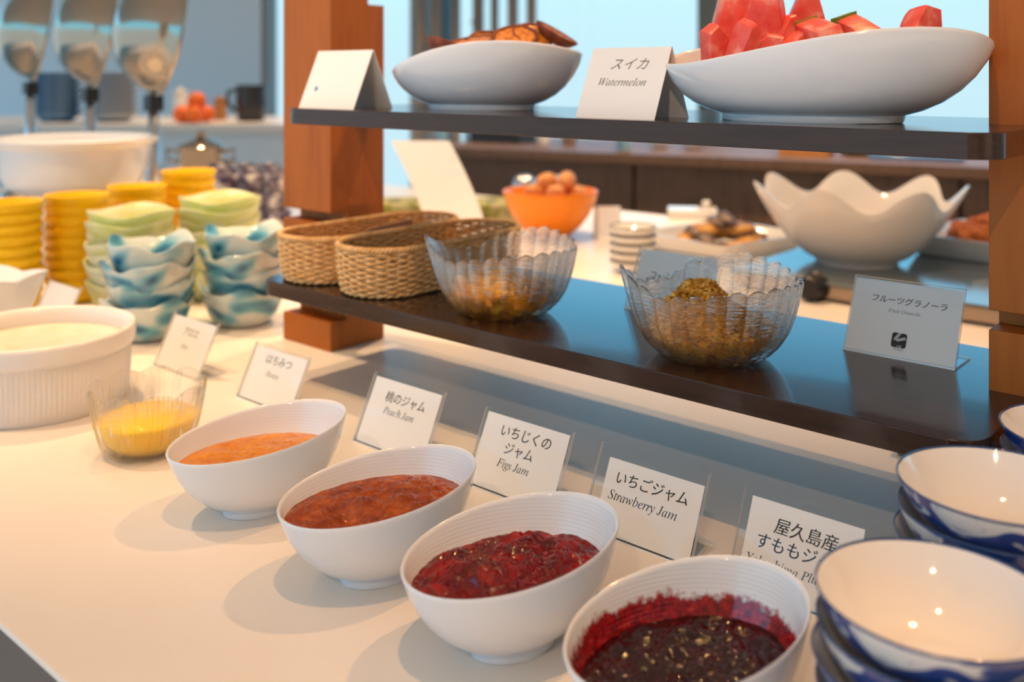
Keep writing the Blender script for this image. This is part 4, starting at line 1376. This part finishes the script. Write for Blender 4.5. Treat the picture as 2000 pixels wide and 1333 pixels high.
# orange bowl of small oranges / eggs
ob = ground(1075, 462)
og = empty('orange_bowl', (ob.x, ob.y, 0), 0, 'glossy orange bowl of brown eggs behind the glass bowl', 'bowl')
MB().lathe([(0, 0.003), (0.038, 0.003), (0.040, 0), (0.045, 0), (0.047, 0.006), (0.068, 0.024), (0.088, 0.050), (0.099, 0.076), (0.105, 0.096), (0.107, 0.102), (0.104, 0.104), (0.100, 0.101), (0.095, 0.078), (0.083, 0.053), (0.063, 0.029), (0.04, 0.014), (0, 0.010)], 64).build('body', M['orange_glaze'], og, smooth=True)
M['egg'] = vary(pmat('brown_egg', lin(226, 150, 86), 0.4), [(0.3, lin(216, 136, 70)), (0.7, lin(234, 170, 110))], 20)
for k, (dx, dy, dz) in enumerate(((-.02, -.03, .098), (.03, -.02, .100), (-.045, .02, .096), (.01, .035, .104), (.055, .025, .097), (-.01, 0, .122), (.035, .015, .126))):
    o = MB().lathe([(0, -.024), (.010, -.0218), (.018, -.014), (.0205, -.004), (.0195, .008), (.014, .020), (.007, .0268), (0, .029)], 24).build('brown_egg', M['egg'], None, smooth=True)
    o.location = (ob.x + dx, ob.y + dy, dz)
    o.rotation_euler = (1.2, 0.4 * k, k * 1.1)
    tag(o, 'brown egg heaped in the orange bowl, ' + ('front left', 'front right', 'far left', 'at the back', 'far right', 'upper one on the left', 'upper one on the right')[k], 'egg', 'eggs in the orange bowl')
for k, (dx, dy) in enumerate(((-.03, -.02), (.03, .02), (.0, .05), (.03, -.045), (-.05, .03))):
    o = MB().lathe([(0, -.024), (.010, -.0218), (.018, -.014), (.0205, -.004), (.0195, .008), (.014, .020), (.007, .0268), (0, .029)], 24).build('brown_egg', M['egg'], None, smooth=True)
    o.location = (ob.x + dx, ob.y + dy, 0.066)
    o.rotation_euler = (1.4, 0.3, k * 1.3)
    tag(o, 'brown egg low down inside the orange bowl', 'egg', 'hidden eggs in the orange bowl')

# small stacked dishes, tall curved menu card, small card
def small_dish():
    root = empty('small_dish', (0, 0, 0), 0)
    MB().lathe([(0, 0.002), (0.024, 0.0), (0.030, 0.002), (0.040, 0.012), (0.0425, 0.020), (0.0405, 0.020), (0.036, 0.011), (0, 0.006)], 40).build('body', M['porcelain_warm'], root, smooth=True)
    MB().lathe([(0.0425, 0.0195), (0.0432, 0.0208), (0.0418, 0.0222), (0.0405, 0.0208)], 40, closed=True).build('dark_rim', M['ink_grey'], root, smooth=True)
    return root
make_stack('small_dish', small_dish, 1236, 1.79, 5, 0.0155, 'small cream dish', 'of the stack beside the Cornflakes sign', cat='dish', group='stacked small cream dishes')

cp = ground(905, 520)
cm = MB()
n = 12
W_ = 0.112
vs_, fs_ = [], []
for i in range(n + 1):
    t = i / n
    a = 0.10 + 0.55 * t
    off = -0.085 * t ** 1.6
    for sgn in (0, 1):
        for th_ in (0, 0.0006):
            vs_.append((off + W_ * (sgn - .5), 0.03 * t * t + th_, 0.235 * t))
for i in range(n):
    b_ = i * 4
    fs_ += [(b_, b_ + 2, b_ + 6, b_ + 4), (b_ + 1, b_ + 5, b_ + 7, b_ + 3), (b_, b_ + 4, b_ + 5, b_ + 1), (b_ + 2, b_ + 3, b_ + 7, b_ + 6)]
fs_ += [(0, 1, 3, 2), (n * 4, n * 4 + 2, n * 4 + 3, n * 4 + 1)]
cm.add(vs_, fs_)
mc = empty('menu_card', cp, CAMROT, 'tall blank curved paper card standing behind the wicker baskets', 'sign')
cm.build('paper_sheet', M['paper'], mc, smooth=False)
MB().box(-W_ / 2, W_ / 2, 0.0, 0.05, 0, 0.003).build('foot', M['acrylic'], mc)
sp_ = ground(1188, 464)
tent_card('tent_card', sp_.x - 0.03, sp_.x + 0.03, sp_.y, sp_.y + 0.025, sp_.y + 0.05, 0, 0.066, [], 'small blank cream tent card right of the orange bowl', rz=CAMROT)

# metal-lidded jar and white cup behind the orange bowl
M['patterned'] = vary(pmat('floral_cloth', lin(150, 150, 60), 0.8), [(0.32, lin(70, 66, 96)), (0.45, lin(150, 152, 60)), (0.55, lin(196, 190, 150)), (0.68, lin(120, 130, 70))], 26, detail=3)
jp = ground(1024, 402)
jr = empty('lidded_jar', jp, 0, 'clear jar with domed steel lid behind the orange bowl', 'jar')
MB().lathe([(0, 0), (0.028, 0), (0.032, 0.004), (0.032, 0.040), (0.028, 0.050), (0, 0.050)], 32).build('glass_body', M['porcelain_warm'], jr, smooth=True, angle=50)
MB().lathe([(0.030, 0.046), (0.034, 0.050), (0.033, 0.062), (0.026, 0.078), (0.012, 0.086), (0, 0.087)], 32).build('lid', M['steel'], jr, smooth=True)
cpw = ground(1092, 400)
cu = empty('white_cup', cpw, 0, 'plain white cup standing behind the orange bowl', 'cup')
MB().lathe([(0, 0.002), (0.020, 0), (0.022, 0.003), (0.0255, 0.072), (0.027, 0.080), (0.025, 0.080), (0.021, 0.01), (0, 0.008)], 32).build('body', M['porcelain'], cu, smooth=True, angle=60)

# floral cloths folded along the rear edge of the counter
for k, (px_, w_, lb) in enumerate(((775, 0.20, 'folded floral cloth behind the left wooden post'), (962, 0.15, 'folded floral cloth between tall card and orange bowl'))):
    q = ground(px_, 432)
    o = MB()
    for l in range(4):
        o.box(-w_ / 2 + .004 * (l % 2), w_ / 2 - .003 * l, -0.08, 0.08 - .004 * l, 0.013 * l, 0.013 * l + 0.012)
    ob_ = o.build('floral_cloth', M['patterned'], None, bevel=0.003)
    ob_.location = q
    ob_.rotation_euler = (0, 0, CAMROT + .1)
    tag(ob_, lb, 'cloth')

# cream wooden blocks beyond the vegetable plate
q = ground(1352, 424)
nb_ = empty('cream_box', q, CAMROT - 0.15, 'low cream serving box with a knob beyond the vegetable plate', 'box')
MB().box(-0.062, 0.062, -0.04, 0.04, 0, 0.022).build('body', M['porcelain_warm'], nb_, bevel=0.003)
MB().lathe([(0, 0.022), (0.008, 0.022), (0.007, 0.03), (0.011, 0.036), (0.009, 0.042), (0, 0.043)], 20, lambda p, r, z, i: (0.035 + r * math.cos(p), r * math.sin(p), z)).build('knob', M['porcelain_warm'], nb_, smooth=True)

# ================================================================== things on the back counter
def on_back(px_, v=0.3):
    k = (px_ - 1000) / F_PX
    r0, d0 = 0.606 + 0.4511 * v, 3.6 + 0.8925 * v
    u = (k * d0 - r0) / (0.8925 + 0.4511 * k)
    return rm(u, v, 0.066)
M['pale_blue'] = pmat('pale_blue_glaze', lin(150, 200, 226), 0.15)
M['light_wood'] = wood('light_box_wood', lin(170, 112, 60), lin(190, 132, 76), lin(150, 96, 50), (3, 12, 12), 0.5, 0)
def tumbler(px_, h, r, mat, label, name='cup', v=0.3):
    root = empty(name, on_back(px_, v), 0, label, 'cup')
    MB().lathe([(0, 0.002), (r * .75, 0), (r * .8, 0.003), (r * .97, h * .9), (r, h), (r * .94, h), (r * .74, 0.01), (0, 0.008)], 28).build('body', mat, root, smooth=True, angle=60)
def bowl_s(px_, h, r, mat, fill, label, v=0.3):
    root = empty('small_bowl', on_back(px_, v), 0, label, 'bowl')
    MB().lathe([(0, 0.002), (r * .45, 0), (r * .5, 0.004), (r * .8, h * .45), (r, h), (r * .95, h), (r * .74, h * .5), (r * .4, h * .22), (0, h * .2)], 32).build('body', mat, root, smooth=True)
    if fill:
        MB().lathe([(r * .86, h * .76), (r * .5, h * .95), (0, h * 1.05)], 32, lambda p, q, z, i: (q * math.cos(p), q * math.sin(p), z + .004 * noise.noise(Vector((q * 80 * math.cos(p), q * 80 * math.sin(p), px_))))).build('food', fill, root, smooth=True)
tumbler(862, 0.085, 0.033, M['pale_blue'], 'pale blue tumbler at the left end of the back counter')
tumbler(918, 0.080, 0.030, M['pale_blue'], 'pale blue tumbler beside the black tray on the back counter')
tr_ = empty('black_tray', on_back(985, 0.35), 0, 'black tray with raised rim on the back counter', 'tray')
tr_.rotation_euler = (0, 0, math.atan2(RU.y, RU.x))
MB().box(-0.12, 0.12, -0.09, 0.09, 0, 0.008).build('base', M['black'], tr_)
for x0, x1, y0, y1 in ((-.12, .12, -.09, -.08), (-.12, .12, .08, .09), (-.12, -.11, -.08, .08), (.11, .12, -.08, .08)):
    MB().box(x0, x1, y0, y1, 0.008, 0.055).build('rim', M['black'], tr_)
tumbler(1060, 0.072, 0.034, M['porcelain'], 'white cup right of the black tray on the back counter')
tumbler(1112, 0.055, 0.036, M['steel'], 'steel cup between white cup and blue tumbler, back counter')
tumbler(1218, 0.070, 0.034, M['pale_blue'], 'lone pale blue tumbler in the middle of the back counter', v=0.12)
bowl_s(1288, 0.048, 0.050, M['porcelain'], M['pumpkin'], 'small white bowl with orange food on the back counter')
bowl_s(1355, 0.045, 0.056, M['porcelain'], None, 'small empty white bowl on the back counter')
wbx = empty('wooden_box', on_back(1575, 0.2), math.atan2(RU.y, RU.x), 'light wooden box holding white napkins on the back counter', 'box')
MB().box(-0.09, 0.09, -0.06, 0.06, 0, 0.042).build('box_body', M['light_wood'], wbx, bevel=0.002)
nk = MB()
for l in range(4):
    nk.box(-0.13 + .002 * l, -0.0 - .003 * l, 0.0, 0.055, 0.0425 + .007 * l, 0.049 + .007 * l)
nko = nk.build('napkin_stack', M['paper'], None, bevel=0.001)
nko.matrix_world = Matrix.Translation(on_back(1575, 0.2)) @ Matrix.Rotation(math.atan2(RU.y, RU.x), 4, 'Z')
tag(nko, 'white napkins stacked on the light wooden box', 'napkins')
bp = empty('black_pot', on_back(1678, 0.3), 0, 'low black pot on the back counter right of the wooden box', 'pot')
MB().lathe([(0, 0), (0.055, 0), (0.066, 0.010), (0.070, 0.045), (0.074, 0.048), (0.070, 0.052), (0.04, 0.062), (0.012, 0.066), (0.014, 0.078), (0, 0.080)], 32).build('body', M['black'], bp, smooth=True, angle=50)
for s in (-1, 1):
    MB().tube([(s * .066, -.02, .034), (s * .09, -.012, .038), (s * .09, .012, .038), (s * .066, .02, .034)], .006, 8).build('handle', M['black'], bp, smooth=True)
M['blue_tray'] = pmat('blue_tray_glaze', lin(96, 150, 206), 0.12)
bt = empty('blue_tray', on_back(1790, 0.22), math.atan2(RU.y, RU.x), 'shiny blue tray at the right of the back counter', 'tray')
MB().prism(round_rect(-0.15, 0.15, -0.10, 0.10, 0.02), 0, 0.010).build('base', M['blue_tray'], bt, bevel=0.002)
MB().tube([(x, y, 0.014) for x, y in round_rect(-0.148, 0.148, -0.098, 0.098, 0.02)], 0.006, 8, closed=True).build('rim', M['blue_tray'], bt, smooth=True)

# ================================================================== left background
# domed steel lids standing open on posts
def lid(px_, py_, d_, foot_px, label):
    c = at(px_, py_, d_)
    z0 = c.z
    root = empty('dish_lid', (0, 0, 0), 0, label, 'lid', 'open domed steel lids')
    n = (rd(-0.80, -0.52, 0) + Vector((0, 0, 0.16))).normalized()
    a = n.cross(Vector((0, 0, 1))).normalized()
    b = a.cross(n)
    R = 0.137
    def fn(p, r, z, i):
        return tuple(c + a * (r * math.cos(p)) + b * (r * math.sin(p)) + n * z)
    prof = [(0, 0.105), (0.03, 0.103), (0.06, 0.094), (0.088, 0.078), (0.110, 0.056), (0.126, 0.030), (0.134, 0.006), (0.142, 0.003), (0.142, -0.002), (0.131, -0.001), (0.121, 0.028), (0.104, 0.053), (0.082, 0.074), (0.055, 0.089), (0.03, 0.097), (0, 0.099)]
    MB().lathe(prof, 64, fn).build('dome', M['chrome'], root, smooth=True)
    MB().tube([c + a * (0.143 * math.cos(t)) + b * (0.143 * math.sin(t)) for t in [2 * PI * k / 48 for k in range(48)]], 0.0045, 8, closed=True).build('rim', M['chrome'], root, smooth=True)
    low = c - b * 0.143
    h = MB()
    h.box(-0.016, 0.016, -0.016, 0.016, -0.030, 0.004, M=Matrix.Translation(low))
    h.build('hinge', M['black'], root, bevel=0.003)
    ft = Vector((low.x, low.y, 0))
    MB().tube([low + Vector((0, 0, -0.02)), ft + Vector((0, 0, 0.16)), ft + Vector((0, 0, 0.006))], [0.010, 0.017, 0.017], 14).build('stand_post', M['steel'], root, smooth=True)
    MB().lathe([(0, 0.010), (0.04, 0.009), (0.055, 0.004), (0.056, 0), (0, 0)], 32, lambda p, r, z, i: (ft.x + r * math.cos(p), ft.y + r * math.sin(p), z)).build('stand_foot', M['steel'], root, smooth=True)
lid(322, 62, 2.10, 300, 'open domed steel lid nearest the left wooden post')
lid(196, 62, 2.38, 160, 'open domed steel lid in the middle of three')
lid(78, 62, 2.66, 50, 'open domed steel lid at the left frame edge')

# white tureen on a chrome stand
tp = rd((146 - 1000) / F_PX * 1.86, 1.86, 0)
tu = empty('tureen', tp, 0, 'wide white tureen on a chrome stand below the open lids', 'tureen')
MB().lathe([(0, 0.140), (0.10, 0.140), (0.118, 0.150), (0.132, 0.185), (0.137, 0.225), (0.150, 0.232), (0.152, 0.240), (0.138, 0.244), (0.129, 0.232), (0.124, 0.190), (0.11, 0.158), (0, 0.150)], 64).build('bowl', M['porcelain'], tu, smooth=True, angle=50)
MB().tube([(0.122 * math.cos(t), 0.122 * math.sin(t), 0.134) for t in [2 * PI * k / 40 for k in range(40)]], 0.008, 8, closed=True).build('stand_ring', M['chrome'], tu, smooth=True)
for k in range(4):
    t = CAMROT + PI / 4 + PI / 2 * k - .45
    MB().tube([(0.122 * math.cos(t), 0.122 * math.sin(t), 0.140), (0.126 * math.cos(t), 0.126 * math.sin(t), 0.07), (0.130 * math.cos(t), 0.130 * math.sin(t), 0.0)], [0.010, 0.012, 0.013], 12).build('leg', M['chrome'], tu, smooth=True)
bn = MB().lathe([(0, 0), (0.03, 0), (0.032, 0.004), (0.032, 0.055), (0.034, 0.058), (0.034, 0.068), (0.02, 0.072), (0, 0.072)], 32).build('burner', M['chrome'], None, smooth=True, angle=40)
bn.location = tp
tag(bn, 'small chrome burner can under the white tureen', 'burner')

# stacks of blue and grey tableware behind the lids
def stack_of(px_, d_, z0, n, step, r, mat, what, where, grp):
    def mk():
        return MB().lathe([(0, 0.002), (r * .5, 0), (r * .55, 0.004), (r * .9, step * 1.15), (r, step * 1.5), (r * .96, step * 1.5), (r * .5, 0.01), (0, 0.008)], 40).build('deep_plate', mat, None, smooth=True)
    base = rd((px_ - 1000) / F_PX * d_, d_, z0)
    p = mk()
    for i in range(n):
        o = p if i == 0 else copy_tree(p)
        o.location = (base.x, base.y, z0 + step * (n - 1 - i))
        tag(o, which(i, what, where), 'plate', grp)
M['blue_ware'] = vary(pmat('blue_ware', lin(84, 130, 168), 0.2), [(0.4, lin(60, 104, 146)), (0.6, lin(150, 184, 210))], 9, (1, 1, 6))
M['grey_ware'] = pmat('grey_ware', lin(170, 178, 186), 0.2)

# far white table with its things
ft_ = empty('side_table', (0, 0, 0), 0, 'far white table with pale blue front at the left rear', 'table')
TA = rd(-1.9, 4.15, 0)
FM = Matrix.Translation(TA) @ Matrix.Rotation(CAMROT + 0.03, 4, 'Z')
M['pale_front'] = pmat('pale_blue_front', lin(222, 236, 244), 0.6)
MB().box(-1.2, 1.05, 0, 0.9, 0.115, 0.15, M=FM).build('table_top', M['white_top'], ft_)
MB().box(-1.18, 1.03, 0.03, 0.87, -0.85, 0.115, M=FM).build('skirt', M['pale_front'], ft_)
def on_table(px_, d_):
    return rd((px_ - 1000) / F_PX * d_, d_, 0.15)
for i, (px_, d_, n, mat, what, where) in enumerate(((112, 4.45, 7, M['blue_ware'], 'blue deep plate', 'of the stack seen between the left lids'), (222, 4.45, 7, M['grey_ware'], 'grey deep plate', 'of the stack seen between the right lids'))):
    stack_of(px_, d_, 0.151, n, 0.030, 0.115, mat, what, where, 'deep plates stacked on the far table')
M['orange_fruit'] = vary(pmat('orange_peel', lin(236, 100, 20), 0.4), [(0.4, lin(226, 84, 10)), (0.6, lin(242, 124, 40))], 60)
for k, (px_, d_, dz) in enumerate(((356, 4.35, 0), (380, 4.30, 0), (402, 4.40, 0), (372, 4.46, 0), (384, 4.38, 0.06))):
    q = on_table(px_, d_)
    mb = MB()
    lump(mb, (0, 0, 0), 0.042, k, (1, 1, .92), None, .04, 18, 12)
    o = mb.build('orange', M['orange_fruit'], None, smooth=True)
    o.location = (q.x, q.y, q.z + 0.038 + dz)
    tag(o, 'bright orange fruit on the far table, ' + ('leftmost of the heap', 'front middle of the heap', 'rightmost of the heap', 'back of the heap', 'on top of the heap')[k], 'orange', 'oranges on the far table')
pt = empty('pitcher', on_table(490, 4.5), CAMROT, 'dark pitcher with a handle at the right end of the far table', 'pitcher')
M['dark_glaze'] = pmat('dark_glaze', (0.03, 0.03, 0.035), 0.12)
MB().lathe([(0, 0), (0.055, 0), (0.062, 0.01), (0.070, 0.09), (0.066, 0.15), (0.070, 0.168), (0.064, 0.168), (0.060, 0.15), (0.06, 0.02), (0, 0.015)], 36).build('body', M['dark_glaze'], pt, smooth=True)
MB().tube([(-.066, 0, .145), (-.105, 0, .135), (-.11, 0, .085), (-.07, 0, .045)], .010, 8).build('handle', M['dark_glaze'], pt, smooth=True)
for px_, h, r, mt, lb in ((352, .150, .034, M['porcelain_warm'], 'tall cream canister behind the oranges on the far table'), (430, .11, .030, M['light_wood'], 'slim brown wooden canister between oranges and pitcher')):
    cn = empty('canister', on_table(px_, 4.62), 0, lb, 'canister')
    MB().lathe([(0, 0), (r, 0), (r, h * .8), (r * .9, h * .86)], 28).build('body', mt, cn, smooth=True, angle=40)
    MB().lathe([(r * 1.03, h * .8), (r * 1.03, h * .92), (r * .3, h * .97), (r * .3, h * 1.05), (0, h * 1.06)], 28).build('lid', mt, cn, smooth=True, angle=40)

# rows of small purple-patterned cups on the counter
M['purple_cup'] = vary(pmat('purple_patterned_glaze', lin(150, 140, 160), 0.25), [(0.40, lin(74, 62, 88)), (0.5, lin(150, 142, 156)), (0.6, lin(222, 216, 210))], 34, detail=2)
def pc():
    return MB().lathe([(0, 0.002), (0.018, 0), (0.020, 0.003), (0.028, 0.018), (0.031, 0.042), (0.029, 0.042), (0.025, 0.018), (0, 0.010)], 28).build('patterned_cup', M['purple_cup'], None, smooth=True)
pp = pc()
k = 0
for row, (d_, pxs) in enumerate(((2.30, (440, 492, 544)), (2.42, (436, 484, 532)), (2.54, (430, 476, 522)))):
    for j, px_ in enumerate(pxs):
        for lv in range(3):
            o = pp if k == 0 else pp.copy()
            if k:
                COL.objects.link(o)
            b_ = rd((px_ - 1000) / F_PX * d_, d_, 0)
            o.location = (b_.x, b_.y, 0.0435 * lv)
            o.rotation_euler = (0, 0, k * 1.7)
            tag(o, '%s purple-patterned cup, %s, %s row' % (('bottom', 'middle', 'top')[lv], ('left pile', 'centre pile', 'right pile')[j], ('front', 'second', 'rear')[row]), 'cup', 'piled purple-patterned cups')
            k += 1
q = ground(440, 402)
tent_card('tent_card', q.x - 0.045, q.x + 0.045, q.y, q.y + 0.03, q.y + 0.06, 0.0, 0.07, [], 'small blank card beyond the purple-patterned cups', rz=CAMROT)
q = rd((392 - 1000) / F_PX * 3.0, 3.0, 0)
po = empty('steel_pot', rd((392 - 1000) / F_PX * 2.75, 2.75, 0), CAMROT, 'steel pot with side handles before the far table', 'pot')
MB().lathe([(0, 0.0), (0.05, 0), (0.056, 0.01), (0.058, 0.155), (0.064, 0.160), (0.058, 0.165), (0.02, 0.18), (0.012, 0.185), (0.016, 0.2), (0, 0.205)], 36).build('body', M['chrome'], po, smooth=True, angle=50)
for s in (-1, 1):
    MB().tube([(s * .056, 0, .145), (s * .095, 0, .15), (s * .095, 0, .12), (s * .056, 0, .115)], .006, 8).build('handle', M['chrome'], po, smooth=True)
